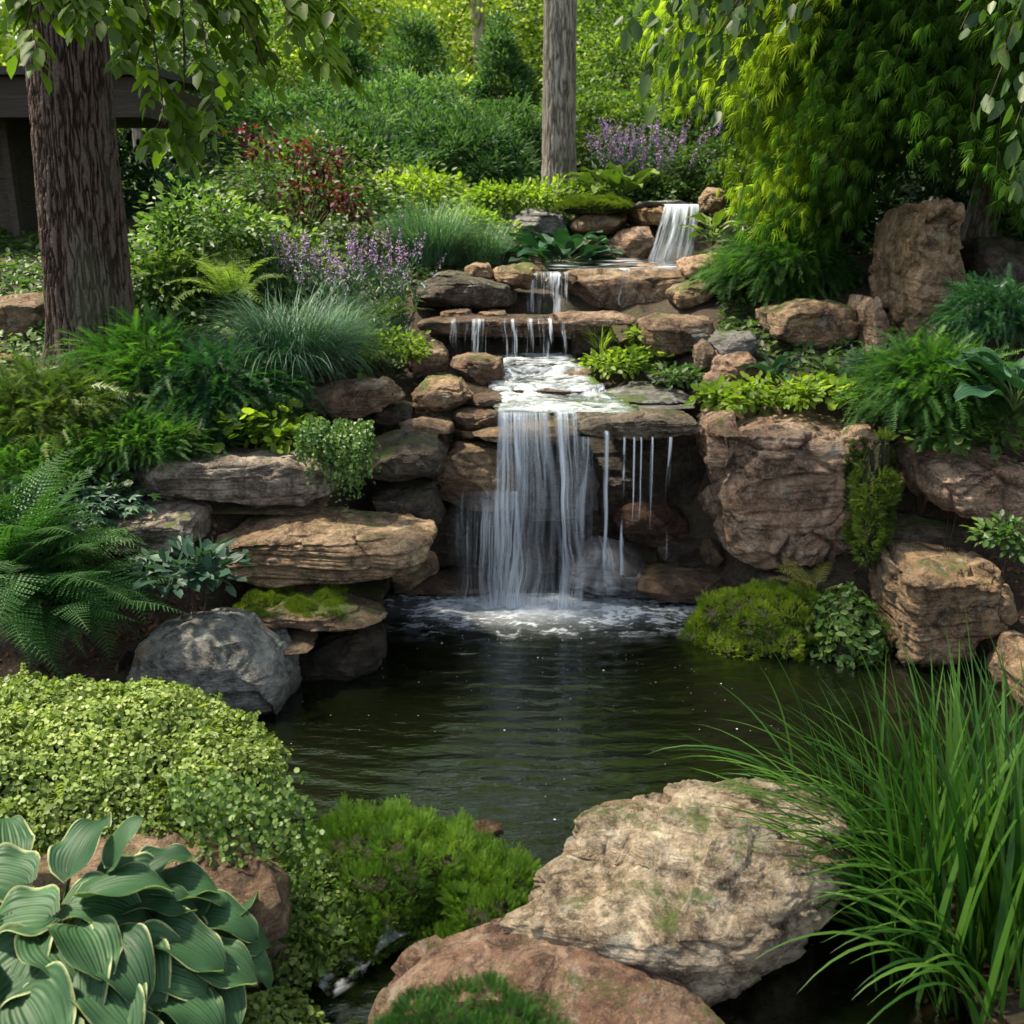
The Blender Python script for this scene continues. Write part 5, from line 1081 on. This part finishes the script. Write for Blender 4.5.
    n = 3000; x = rg.uniform(-14, 14, n); y = rg.uniform(24, 30, n); z = gz(x, y) + rg.uniform(4.5, 17, n); k_ = fbm(np.stack([x, y * .6, z], 1) * .3, 3, 9) > -.1; x, y, z = x[k_], y[k_], z[k_]; n = len(x); per = 26; m = n * per; cc = np.repeat(np.stack([x, y, z], 1), per, 0) + rg.normal(size=(m, 3)) * [.6, .6, .45]
    acc.add(*inst(*DIAM, frame(nrm(rdir(rg, m) - UP * .4), nrm(UP * .7 + rdir(rg, m) * .7)), cc, .30 * rg.uniform(.6, 1.3, m), rg.random(m)))
    for sd in (-1, 1):
        n = 1500; y = rg.uniform(2, 22, n); x = sd * rg.uniform(9, 13, n) ; z = gz(x, y) + rg.random(n) * (8 if sd > 0 else 4); per = 26; m = n * per; cc = np.repeat(np.stack([x, y, z], 1), per, 0) + rg.normal(size=(m, 3)) * [.5, .5, .4]
        acc.add(*inst(*DIAM, frame(nrm(rdir(rg, m) - UP * .4), nrm(UP * .7 + rdir(rg, m) * .7)), cc, .22 * rg.uniform(.6, 1.3, m), rg.random(m)))
    o = acc.build('woodland', leaf_mat('woodland_sunlit', (.09, .17, .03), (.24, .36, .06), (.46, .55, .14), trans=.55, vary=1.3), origin=(0, 26, 4)); tag(o, 'sunlit green woodland closing the view behind the garden', 'woodland', kind='stuff')  # leaf colours raised so the wood looks sunlit
trees()

def cabin():
    Y = 9.2; wx = aY(22, 250, Y)[0]; z0 = float(gz(wx, Y)) - .1; rt = thing('log_cabin', 'weathered board cabin with a deep dark eave behind the big trunk', 'cabin', (wx, Y, z0))
    wood = plain_mat('weathered_boards', (.03, .025, .02), (.09, .075, .062), 9, .85, (1, 1, 9), .01); dark = plain_mat('dark_fascia', (.022, .017, .014), (.06, .048, .04), 9, .8, (.5, 1, 8), .008); shin = plain_mat('roof_shingles', (.02, .02, .02), (.06, .055, .05), 20, .95)
    loc = np.array([wx, Y, z0]); rg = np.random.default_rng(2)
    def box(acc, a, b):
        a, b = np.array(a, float), np.array(b, float); V = np.array([[x, y, z] for x in (a[0], b[0]) for y in (a[1], b[1]) for z in (a[2], b[2])]); Fq = np.array([[0, 1, 3, 2], [4, 6, 7, 5], [0, 4, 5, 1], [2, 3, 7, 6], [0, 2, 6, 4], [1, 5, 7, 3]]); acc.add(V, Fq, np.full(8, .5))
    w_ = Acc(); z = z0; 
    while z < 3.2:
        h = .19; j = rg.uniform(-.006, .006); box(w_, (wx - 4.0, Y + j, z), (wx, Y + .12, z + h - .003)); box(w_, (wx - .12 + j, Y + .1205, z), (wx + j, Y + 1.1, z + h - .003)); z += h
    w_.build('wall', wood, rt, smooth=False)
    p = Acc(); box(p, (wx - .01, Y - .10, z0), (wx + .05, Y - .002, 3.15)); p.build('corner_board', wood, rt, smooth=False)
    ex = aY(150, 110, 8.6)[0]
    zt = aY(60, 78, 8.6)[2]; f = Acc(); box(f, (wx - 4.5, 8.5, zt - .30), (ex, 8.56, zt)); box(f, (ex - .05, 8.565, zt - .30), (ex + .005, Y + 1.2, zt)); f.build('fascia', dark, rt, smooth=False)
    s = Acc(); box(s, (wx - 4.5, 8.57, zt - .24), (ex - .06, Y + 1.15, zt - .20)); s.build('soffit', dark, rt, smooth=False)
    r = Acc(); 
    V = np.array([[wx - 4.5, 8.4, zt + .003], [ex + .08, 8.4, zt + .003], [ex + .08, Y + 1.3, zt + .12], [wx - 4.5, Y + 1.3, zt + .12]]); V = np.concatenate([V, V + [0, 0, .06]]); r.add(V, np.array([[0, 3, 2, 1], [4, 5, 6, 7], [0, 1, 5, 4], [1, 2, 6, 5], [2, 3, 7, 6], [3, 0, 4, 7]]), np.full(8, .5)); r.build('roof', shin, rt, smooth=False)
cabin()

# ------------------------------------------------------------------ planting
def ground_pts(rg, n, x0, x1, y0, y1, poly=None):
    x = rg.uniform(x0, x1, n); y = rg.uniform(y0, y1, n); z = gz(x, y); P = np.stack([x, y, z], 1)
    e = .05; N = nrm(np.stack([-(gz(x + e, y) - gz(x - e, y)) / (2 * e), -(gz(x, y + e) - gz(x, y - e)) / (2 * e), np.ones(n)], 1)); return P, N
def mound(key, c, rad, seed, lump=.2):
    """hidden earth mound a ground cover grows over; returned as surface data only"""
    V, Fq = cubesphere(40); d = nrm(V); r = 1 + lump * fbm(d * 1.8 + seed, 4, seed) + lump * .25 * fbm(d * 6 + seed, 3, seed + 1)
    P = np.array(c) + d * r[:, None] * np.array(rad); ROCKS[key] = (P, Fq, vnormals(P, Fq)); return P, Fq
def mound_obj(key, name, label):
    P, Fq, N = ROCKS[key]; o = mk(name, P - N * .012, Fq, MULCH, origin=P.mean(0)); tag(o, kind='structure'); o['label'] = label
MULCH = plain_mat('earth_mound', (.012, .012, .006), (.04, .045, .015), 30, .95, bump=.02)

def planting():
    # ---- general low cover over the banks
    rg = np.random.default_rng(1)
    P, N = ground_pts(rg, 150000, -6, 6, 5.3, 16); k = (gz(P[:, 0], P[:, 1]) > 1.15) & (fbm(P * [1.3, 1.3, 0], 3, 6) > -.25) & ~inpix(P, [(405, 420), (405, 300), (510, 255), (720, 240), (720, 330), (640, 420)])
    creeper('mixed low green leaves covering the upper banks', P[k], N[k], .06, G_MID, 2, tmpl=LEAF, name='ground_cover', lift=.035, flat=.9)
    P, N = ground_pts(rg, 26000, -4, 4, 1.5, 5.4); k = (gz(P[:, 0], P[:, 1]) > .03)
    creeper('brown fallen leaf litter on the dark soil', P[k], N[k], .035, leaf_mat('dead_leaves', (.03, .012, .006), (.075, .03, .014), (.16, .08, .04), trans=.1, rough=.7), 3, tmpl=LEAF, name='leaf_litter', lift=.008, flat=.5)
    # ---- left bank, back to front
    rg = np.random.default_rng(61); c = aY(300, 195, 8.7)
    rt = bush('airy shrub with wine-red leaves at the tips, left of the conifers', c, (.78, .6, .55), 90, 26, .055, LEAF, leaf_mat('shrub_olive', (.03, .04, .012), (.05, .09, .02), (.10, .15, .035)), 62, stems=12, inner=.3, clr=.16, lump=.3)
    a2 = Acc()
    for px, py in [(240, 130), (260, 150), (285, 148), (300, 160), (315, 170), (325, 158), (335, 160), (345, 190), (355, 205), (330, 195), (300, 185), (285, 190), (360, 212), (318, 185), (345, 200), (265, 135), (310, 148), (230, 205), (240, 225), (255, 215), (290, 210)]:
        clumps(aY(px, py, 8.3 + rg.uniform(-.2, .3)), (.12, .12, .05), 4, 7, .06, LEAF, rg, acc=a2, clr=.4, inner=.1)
    a2.build('red_leaves', G_RED, rt)
    bush('pale-green doll-leaf shrub right of the big trunk', aY(205, 255, 7.3), (.52, .42, .42), 170, 26, .060, LEAF, leaf_mat('leaves_pale_sunny', (.04, .09, .02), (.10, .19, .04), (.21, .31, .08)), 63, clr=.16, inner=.35)
    bush('fresh green bush below the wine-red shrub', aY(270, 270, 7.5), (.5, .4, .32), 140, 26, .05, LEAF, leaf_mat('leaves_pale_sunny', 0, 0, 0), 64, clr=.17, inner=.35)
    bush('small bush tucked at the right side of the big trunk', aY(160, 290, 6.8), (.28, .3, .3), 80, 24, .055, LEAF, G_MID, 65, clr=.2, inner=.35)
    FP = leaf_mat('fern_pale', (.05, .11, .02), (.12, .21, .04), (.24, .34, .08), trans=.45)
    fern('pale sunny fern just right of the big trunk', aY(170, 290, 6.9), 26, .55, 601, mat=FP, e0=(35, 85), bend=(50, 110), npn=26, pw=.2)
    fern('pale sunny fern in the middle of the left bank', aY(235, 300, 6.7), 26, .5, 602, mat=FP, e0=(35, 85), bend=(50, 110), npn=26, pw=.2)
    fern('small pale fern at the foot of the violet spikes', aY(385, 320, 6.8), 18, .32, 603, mat=FP, e0=(35, 80), bend=(50, 110), npn=22, pw=.2)
    flower_spikes('tall violet flower spikes above the left rock stack', aY(365, 335, 6.9), 80, .66, .36, 66, fl=.014)
    flower_spikes('shorter violet flower spikes left of the tall ones', aY(310, 325, 7.2), 40, .62, .36, 67, fl=.014)
    flower_spikes('violet flower spikes standing above the top tier of rocks', aY(645, 205, 10.0), 80, .72, .48, 68, fl=.022, dense=34, flen=.22)
    grass('spiky blue fescue tuft behind the long dark rounded rock', aY(430, 262, 8.4), 1500, .62, .0065, G_FESC, 70, rad=.22, e0=(48, 88), bend=(20, 90))
    grass('second blue fescue tuft nearer the top tier', aY(480, 262, 8.8), 800, .45, .006, G_FESC, 71, rad=.2, e0=(45, 88), bend=(20, 90))
    grass('large soft fescue mop leaning over the log-shaped rock', aY(292, 365, 6.0), 2400, .62, .0045, G_FESC, 72, rad=.20, e0=(30, 85), bend=(50, 130))
    grass('thin fescue tuft between the large mop and the violet spikes', aY(330, 350, 6.4), 1000, .45, .004, G_FESC, 73, rad=.18, e0=(40, 88), bend=(40, 120))
    bush('leafy yellow-green plants under the violet spikes', aY(385, 350, 6.55), (.26, .22, .13), 60, 22, .04, LEAF, G_LIME, 74, stems=3, cat='plant', name='leafy_plant', half=True, clr=.2)
    bush('pale ferny plant behind the long dark rounded rock', aY(470, 235, 9.3), (.40, .3, .22), 110, 22, .05, LEAF, G_LIME, 75, stems=4, cat='plant', name='leafy_plant', half=True)
    # feathery evergreens in front of the trunk
    feathery('dark feathery evergreen draping in front of the big trunk', aY(155, 390, 5.75), (.46, .34, .34), 4200, .17, G_FEATH, 80, droop=.55, upn=.35)
    feathery('dark green feathery mound right of the draping evergreen', aY(225, 400, 5.6), (.36, .32, .24), 3600, .16, leaf_mat('needles_deep', (.010, .045, .018), (.022, .085, .03), (.05, .15, .045), trans=.25), 81, droop=.55, upn=.3)
    feathery('yellowish feathery evergreen at the left edge', aY(45, 425, 5.3), (.44, .36, .27), 3600, .15, leaf_mat('needles_olive', (.03, .06, .012), (.06, .12, .02), (.13, .19, .035), trans=.3), 82, droop=.5, upn=.3)
    feathery('low spreading juniper above the grey slab', aY(130, 445, 5.2), (.50, .30, .14), 4200, .10, G_FEATH, 83, droop=.35, upn=.45)
    feathery('juniper spread at the left edge above the fern', aY(20, 470, 4.95), (.42, .3, .12), 3200, .10, G_FEATH, 84, droop=.3, upn=.4)
    # bright leafy plants on the slab
    rg = np.random.default_rng(90)
    bush('bright yellow-green trailing leaves on the back of the grey slab', aY(262, 428, 5.35), (.26, .2, .09), 34, 12, .062, ROUND, G_LIME, 91, stems=3, cat='plant', name='leafy_plant', half=True, clr=.25, up=.9)
    bush('second patch of bright leaves nearer the log-shaped rock', aY(290, 436, 5.3), (.2, .15, .06), 20, 11, .05, ROUND, G_LIME, 92, stems=2, cat='plant', name='leafy_plant', half=True, clr=.25, up=.9)
    bush('little green seedling at the left end of the grey slab', aY(105, 487, 4.85), (.10, .08, .07), 9, 8, .05, ROUND, G_MID, 93, stems=2, cat='plant', name='seedling', half=True, up=.9)
    # trailing creeper hanging at the slab's right end
    acc = Acc(); c0 = aY(345, 430, 5.25)
    for i in range(230):
        a = c0 + np.array([rg.uniform(-.20, .14), rg.uniform(-.22, .10), rg.uniform(-.02, .05)]); L = rg.uniform(.10, .42) * (1.0 - .9 * abs(a[0] - c0[0] - .02) / .3); t = np.linspace(0, 1, 12); p = a + np.stack([.05 * np.sin(t * 3 + i) * t, -.06 * np.sin(t * pi / 2) - .0 * t, .03 * np.sin(t * pi) - L * t ** 1.3], 1)
        m = 26; k = rg.random(m); q = np.stack([np.interp(k, t, p[:, j]) for j in range(3)], 1); acc.add(*inst(*ROUND, frame(nrm(rdir(rg, m) - UP * .3), nrm(rdir(rg, m) * .7 + [0, -1, .5])), q, .017 * rg.uniform(.6, 1.3, m), rg.random(m)))
    tag(acc.build('creeper', leaf_mat('creeper_soft', (.03, .08, .015), (.07, .15, .03), (.15, .24, .06), trans=.35), origin=c0), 'fine-leaved creeper hanging like a curtain at the right end of the grey slab', 'creeper')
    # broad-leaved plant under the squarish block
    bush('broad-leaved dark green plant between the fern and the moss-capped stone', aY(188, 578, 4.35), (.26, .2, .13), 30, 9, .085, LEAF, G_BLUE, 95, stems=6, cat='plant', name='leafy_plant', half=True, clr=.2, up=1.0, spr=1.0, droop=.1)
    bush('dim leafy plant behind the fern, below the juniper', aY(60, 510, 4.75), (.5, .25, .14), 60, 14, .06, PALM5, G_BLUE, 96, stems=4, cat='plant', name='leafy_plant', half=True, clr=.2, up=.9)
    # fern
    fern('large arching fern at the left edge, behind the creeping mound', aY(18, 598, 4.2) , 80, .70, 100, az=(-150, 90), e0=(25, 88), bend=(50, 130), pw=.19, npn=38)
    fern('smaller fern crown right of the large arching one', aY(72, 615, 4.1), 34, .50, 101, az=(-110, 60), e0=(30, 80), bend=(60, 120))
    fern('fern behind the large arching one, cut by the left edge', aY(-10, 560, 4.5), 34, .60, 102, az=(-110, 90), e0=(30, 85), bend=(50, 120), pw=.19)
    # ---- middle and right
    hosta('glossy dark hosta clump beneath the flat grey rock of the top tier', aY(560, 266, 8.7), rand_hosta(np.random.default_rng(3), 34, .34, .30, .15, .16), HOSTA2, 110)
    hosta('yellow-green hosta at the foot of the top fall, right side', aY(712, 240, 8.6), rand_hosta(np.random.default_rng(4), 16, .14, .20, .09, .14), hosta_mat('hosta_leaf_yellow', (.08, .15, .02), (.18, .27, .04), (.3, .36, .08), .03), 111)
    hosta('pale broad-leaved clump on top of the top tier', aY(615, 198, 9.8), rand_hosta(np.random.default_rng(6), 26, .38, .28, .15, .18), hosta_mat('hosta_leaf_yellow2', (.07, .14, .02), (.16, .25, .04), (.3, .36, .08), .03), 112)
    bush('lime leafy cover along the top tier, left of the pale clump', aY(530, 203, 9.7), (.75, .3, .16), 150, 22, .055, LEAF, G_LIME, 113, stems=3, cat='plant', name='leafy_plant', half=True)
    bush('lime leafy cover along the top tier, under the violet spikes', aY(660, 196, 9.9), (.6, .3, .12), 110, 22, .055, LEAF, G_MID, 114, stems=3, cat='plant', name='leafy_plant', half=True)
    bush('green bush between the violet spikes and the rounded boulder', aY(715, 170, 10.0), (.45, .35, .25), 120, 24, .05, LEAF, G_MID, 115, stems=4, half=False)
    P, N = surf_pts('U2', 6000, np.random.default_rng(5), .25, noise=None); P2 = P.copy(); P2[:, 2] += .05
    mound('mossU', aY(595, 208, 9.35), (.33, .28, .085), 4, .15); mound_obj('mossU', 'moss_bed', 'earth under the moss cushion of the top tier'); p, n = surf_pts('mossU', 16000, rg, -.2)
    cushion('bright moss cushion capping the tan stone of the top tier', *tufty(p, n, .055, 11, 3), .028, G_MOSS, 120, tmpl=BLADE3, name='moss', cat='moss')
    # juniper / fine shrub under the maple
    feathery('deep green feathery shrub spilling down under the maple', aY(782, 272, 7.3), (.40, .36, .24), 3600, .17, G_FEATH, 121, droop=.6, upn=.2, az=(-.4, -.3, 0))
    feathery('golden weeping foliage between the maple and the whitish boulder', aY(800, 205, 8.3), (.42, .3, .26), 2600, .13, leaf_mat('maple_sunlit', 0, 0, 0), 122, droop=.7, upn=.1, az=(-.4, -.2, 0), tmpl=LACE)
    feathery('light green feathery shrub in front of the standing stone', aY(935, 395, 5.35), (.34, .3, .26), 3600, .15, G_FEATH, 123, droop=.6, upn=.35, az=(-.15, -.2, 0))
    feathery('small blue-grey feathery plant left of the light green feathery shrub', aY(882, 368, 5.75), (.16, .15, .10), 1100, .07, G_BLUE, 124, droop=.3, upn=.6)
    feathery('dark feathery shrub behind the light green one at the right edge', aY(1000, 320, 5.7), (.3, .3, .2), 2400, .12, leaf_mat('needles_deep', 0, 0, 0), 125, droop=.6, upn=.2)
    hosta('dark blue-green broad leaves at the right edge above the tan block', aY(1015, 400, 5.0), rand_hosta(np.random.default_rng(14), 15, .20, .26, .17, .12), HOSTA2, 126)
    # ledge plants between stream and maple
    for i, (px, py, Y, rx, ry, rz, mt, lab) in enumerate([(612, 365, 6.75, .20, .2, .05, G_LIME, 'leafy yellow-green patch right beside the rapids'), (640, 358, 6.9, .2, .2, .05, G_LIME, 'leafy patch under the squat brown block'), (680, 378, 6.35, .14, .16, .05, G_MID, 'leafy patch left of the rubble heap'),
            (735, 398, 5.85, .22, .2, .04, G_LIME, 'bright leaves at the left end of the cliff-like block top'), (790, 392, 5.75, .26, .22, .05, G_LIME, 'bright leaves in the middle of the cliff-like block top'), (850, 392, 5.7, .24, .2, .05, G_LIME, 'bright leaves at the right end of the cliff-like block top'), (650, 335, 7.0, .15, .2, .04, G_LIME, 'small bright leaves behind the squat brown block'),
            (960, 432, 5.1, .25, .2, .06, G_MID, 'green leaves creeping over the top of the fractured tan block'), (1010, 540, 4.6, .16, .12, .12, G_MID, 'leaves hanging over the lower right block')]):
        bush(lab, aY(px, py, Y), (rx, ry, rz), int(30 * rx / .2), 12, .052, ROUND if i % 2 else LEAF, mt, 130 + i, stems=2, cat='plant', name='leafy_plant', half=True, clr=.25, up=.9, spr=1.0)
    hosta('small upright hosta on the ledge beside the rubble heap', aY(772, 378, 6.0), rand_hosta(np.random.default_rng(24), 11, .07, .17, .07, .08), HOSTA2, 140)
    hosta('second small hosta on the ledge, right of the first', aY(824, 378, 6.0), rand_hosta(np.random.default_rng(25), 9, .07, .15, .06, .06), hosta_mat('hosta_leaf_yellow3', (.05, .12, .02), (.1, .2, .04), (.2, .3, .08), .03), 141)
    grass('few pale grass blades springing from the end of the thin ledge', aY(600, 345, 6.95), 40, .26, .006, G_LIME, 142, rad=.05, e0=(40, 85), bend=(30, 120))
    # moss and plants on the right
    mound('mossR', aY(765, 640, 5.0) + [0, 0, .03], (.37, .26, .22), 9, .35); mound_obj('mossR', 'moss_bed', 'earth under the bright moss clump at the waterline'); p, n = surf_pts('mossR', 22000, rg, -.35)
    cushion('bright yellow-green moss clump at the waterline under the rust-brown block', *tufty(p, n, .09, 10, 3), .032, leaf_mat('moss_vivid', (.05, .10, .006), (.14, .22, .010), (.27, .35, .02), trans=.3, rough=.8), 150, tmpl=FEATH2, name='moss', cat='moss')
    mound('mossR2', aY(842, 648, 4.85) + [0, 0, .03], (.16, .2, .24), 12, .2); mound_obj('mossR2', 'moss_bed', 'earth under the leafy clump at the waterline'); p, n = surf_pts('mossR2', 1500, rg, -.5)
    creeper('darker leafy clump between the bright moss and the lower right block', p, n, .05, G_MID, 151, tmpl=LEAF, name='leafy_clump', cat='plant', kind='thing', lift=.03, flat=.8)
    fern('yellowing little fern on the bright moss clump', aY(815, 590, 5.0), 12, .24, 152, mat=leaf_mat('fern_yellow', (.10, .12, .02), (.22, .22, .04), (.34, .30, .07)), az=(0, 360), e0=(20, 70), bend=(40, 90), npn=20, pw=.2)
    for key, n_, box, lab in [('B1', 14000, (845, 440, 900, 565), 'moss hanging in the cleft between the rust-brown and the fractured tan block'), ('A4', 16000, (228, 575, 345, 618), 'vivid green moss cap on the low stone by the pond'), ]:
        p, n = surf_pts(key, n_, rg, -.5 if key == 'B1' else .35, box=box, noise=5 if key == 'B1' else None, thr=-.1); cushion(lab, *tufty(p, n, .055, 11, 3), .03 if key == 'B1' else .022, G_MOSS if key == 'A4' else leaf_mat('moss_dull', (.03, .06, .006), (.07, .12, .010), (.14, .2, .02), trans=.3, rough=.8), 155, tmpl=BLADE3, name='moss', cat='moss', lift=.0)
    mound('cleft', aY(872, 500, 5.1), (.075, .10, .31), 19, .6); p, n = surf_pts('cleft', 6000, rg, -.9, noise=6, thr=-.15); cushion('feathery moss filling the cleft left of the fractured tan block', *tufty(p, n, .055, 11, 3), .04, leaf_mat('moss_dull', 0, 0, 0), 158, tmpl=FEATH2, name='moss', cat='moss'); mound_obj('cleft', 'moss_bed', 'earth in the cleft')
    # ---- foreground left
    mound('creep', (-1.80, 2.98, .16), (1.02, .62, .42), 23, .26); mound_obj('creep', 'garden_bed', 'earth under the creeping mound'); p, n = surf_pts('creep', 100000, rg, -.05)
    creeper('pale variegated creeping plant mounded over the bank, lower left', *tufty(p, n, .06, 8, 5), .0165, G_CREEP, 160, lift=.022, flat=.9, name='creeping_mound')
    p, n = surf_pts('creep', 2600, rg, -.05); cushion('longer sprigs standing out of the pale creeping mound', *tufty(p, n, .06, 8, 5), .055, G_CREEP, 171, tmpl=SPRIG, name='creeping_sprigs', upb=.1, jitter=1.1)
    acc = Acc()
    for i in range(110):    # stems hanging over the rock face
        q = aY(rg.uniform(165, 300), rg.uniform(770, 800), 2.62 + rg.uniform(-.05, .25)); L = rg.uniform(.08, .30); t = np.linspace(0, 1, 10); pth = q + np.stack([.10 * t + .02 * np.sin(t * 5 + i), -.10 * t, -.4 * L * t - .6 * L * t ** 2], 1); m = 18; k = rg.random(m)
        qq = np.stack([np.interp(k, t, pth[:, j]) for j in range(3)], 1); acc.add(*inst(*ROUND, frame(nrm(rdir(rg, m) - UP * .3), nrm(rdir(rg, m) * .6 + [0, -1, .6])), qq, .017 * rg.uniform(.6, 1.3, m), rg.random(m)))
    tag(acc.build('creeper', leaf_mat('creeper_green', (.04, .09, .015), (.10, .18, .03), (.2, .3, .08), trans=.35), origin=aY(240, 790, 2.7)), 'green strands of creeper spilling over the brown rock beside the cream-edged hosta', 'creeper')
    mound('sed1', (-.42, 2.85, .02), (.36, .26, .22), 33, .35); mound_obj('sed1', 'garden_bed', 'earth under the feathery cushion'); p, n = surf_pts('sed1', 22000, rg, -.2)
    cushion('soft feathery light-green cushion overhanging the pond, lower centre', *tufty(p, n, .11, 13, 3), .036, G_SEDUM, 161, tmpl=FEATH2, name='cushion_plant', upb=.7)
    mound('sed2', (-.08, 2.72, .0), (.24, .2, .15), 37, .35); mound_obj('sed2', 'garden_bed', 'earth under the right feathery cushion'); p, n = surf_pts('sed2', 12000, rg, -.2)
    cushion('lower right lobe of the feathery cushion, touching the pale boulder', *tufty(p, n, .10, 13, 3), .036, G_SEDUM, 162, tmpl=FEATH2, name='cushion_plant', upb=.7)
    mound('sed3', (-.70, 2.66, .02), (.22, .20, .17), 39, .2); mound_obj('sed3', 'garden_bed', 'earth between creeping mound and cushion'); p, n = surf_pts('sed3', 11000, rg, -.3)
    creeper('small-leaved green creeper between the mound and the feathery cushion', *tufty(p, n, .05, 9, 5), .017, G_CREEP, 163, lift=.02, flat=.8)
    p, n = surf_pts('sed3', 900, rg, -.2); cushion('longer sprigs between creeping mound and feathery cushion', p, n, .07, leaf_mat('creeper_green', (.04, .09, .015), (.10, .18, .03), (.2, .3, .08), trans=.35), 172, tmpl=SPRIG, name='creeping_sprigs', upb=.1, jitter=1.1)
    mound('sed4', (-.12, 2.06, .10), (.27, .17, .14), 43, .2); mound_obj('sed4', 'garden_bed', 'earth under the bottom cushion'); p, n = surf_pts('sed4', 4500, rg, -.1)
    cushion('feathery green cushion at the bottom edge on the reddish boulder', *tufty(p, n, .055, 11, 3), .04, G_FEATH, 164, tmpl=FEATH2, name='cushion_plant', upb=.9)
    mound('sed5', (-.70, 2.12, .0), (.18, .24, .13), 47, .25); mound_obj('sed5', 'garden_bed', 'earth under the mixed creepers'); p, n = surf_pts('sed5', 5000, rg, -.1)
    creeper('mottled small creepers at the bottom edge right of the hosta', p, n, .018, G_CREEP, 165, lift=.012, flat=.8)
    # hosta in the lower left corner: every leaf placed
    c = np.array([-1.22, 2.22, .30]); HL = []
    def hl(px, py, z, az, L, W, tl): 
        q = aZ(px, py + 12, z - .05) - c; HL.append((q[0], q[1], q[2], az + np.random.default_rng(px * 7 + py).normal(0, 22), L * .86, W * .90, tl))
    for row in [(105,880,.55,-10,.24,.19,5),(70,893,.57,20,.24,.19,5),(150,880,.52,15,.22,.18,10),(30,925,.55,-70,.24,.2,0),(225,915,.40,30,.2,.16,5),(175,905,.47,60,.2,.17,10),(130,935,.50,-60,.24,.19,-5),(90,960,.51,-20,.24,.2,-5),(45,925,.56,-30,.22,.2,0),(190,985,.38,-80,.2,.17,-10),(120,1015,.43,-20,.22,.19,-5),(70,862,.60,80,.22,.19,45),(112,855,.62,55,.17,.10,70),(28,872,.58,150,.22,.20,20),(85,885,.60,35,.26,.20,15),(140,868,.55,35,.18,.15,30),(10,850,.58,120,.2,.17,35),
        (50,905,.585,-160,.22,.20,5),(78,915,.58,-50,.22,.20,5),(120,893,.555,10,.24,.17,5),(165,890,.50,25,.20,.14,15),(100,930,.545,-15,.24,.19,0),(150,920,.50,0,.27,.19,0),(195,905,.45,5,.22,.16,5),
        (0,905,.58,-150,.24,.22,5),(35,945,.54,-100,.24,.22,-5),(75,950,.53,-70,.22,.20,-5),(130,950,.48,-30,.24,.20,-5),(185,945,.43,-15,.24,.19,-5),(215,930,.40,15,.19,.14,0),(20,985,.52,-80,.26,.22,-10),
        (110,985,.47,-60,.24,.20,-10),(165,980,.42,-45,.22,.19,-10),(205,965,.38,-30,.20,.16,-10),(60,1005,.49,-80,.24,.22,-10),(150,1010,.41,-60,.22,.19,-10),(230,945,.36,-5,.17,.13,-5),(-20,950,.56,-120,.26,.22,0),
        (105,905,.53,-5,.22,.18,-5),(60,930,.50,-120,.22,.2,-15),(140,900,.47,15,.22,.17,-5),(175,925,.42,-20,.2,.18,-15)]: hl(*row)
    hosta('big hosta with cream-edged ribbed leaves in the lower left corner', c, HL, HOSTA, 170)
    # ---- tall grass lower right
    acc = Acc(); rg = np.random.default_rng(180); c = np.array([1.30, 2.45, .0])
    def gset(n, cx, cy, rx, ry, az, e0, bd, L, w_):
        base = np.stack([cx + rg.normal(0, rx, n), cy + rg.normal(0, ry, n), np.full(n, .0)], 1); acc.add(*blades(base, rg.normal(radians(az[0]), radians(az[1]), n), np.radians(rg.uniform(*e0, n)), np.radians(rg.uniform(*bd, n)), rg.uniform(*L, n), w_ * rg.uniform(.6, 1.2, n), rg, seg=12, fold=.35))
    gset(110, 1.26, 2.62, .07, .12, (176, 18), (55, 80), (40, 105), (.5, .9), .022)
    gset(150, 1.46, 2.50, .13, .14, (110, 80), (76, 90), (3, 40), (.6, 1.0), .025)
    gset(70, 1.38, 2.85, .09, .12, (178, 24), (50, 72), (45, 100), (.6, .95), .020)
    gset(120, 1.62, 2.9, .16, .14, (120, 80), (72, 90), (5, 45), (.6, .95), .020)
    gset(26, 1.32, 2.35, .06, .1, (185, 25), (62, 80), (70, 125), (.5, .8), .024)
    gset(50, 1.50, 3.3, .2, .15, (165, 40), (65, 88), (10, 60), (.4, .75), .016)
    o = acc.build('grass_clump', G_GRASS, origin=c); tag(o, 'tall glossy green grass arching over the pond in the lower right corner', 'grass')
BLADE3 = (np.concatenate([BLADE[0] * [1.6, 1, 1], np.stack([BLADE[0][:, 2], BLADE[0][:, 1] * .8, BLADE[0][:, 0] * 1.6], 1) + [0.05, 0, 0], BLADE[0] * [1.6, .7, 1] + [[0, 0, 0], [0, 0, 0], [.5, 0, .2]]]), np.array([[0, 1, 2], [3, 4, 5], [6, 7, 8]]))
planting()
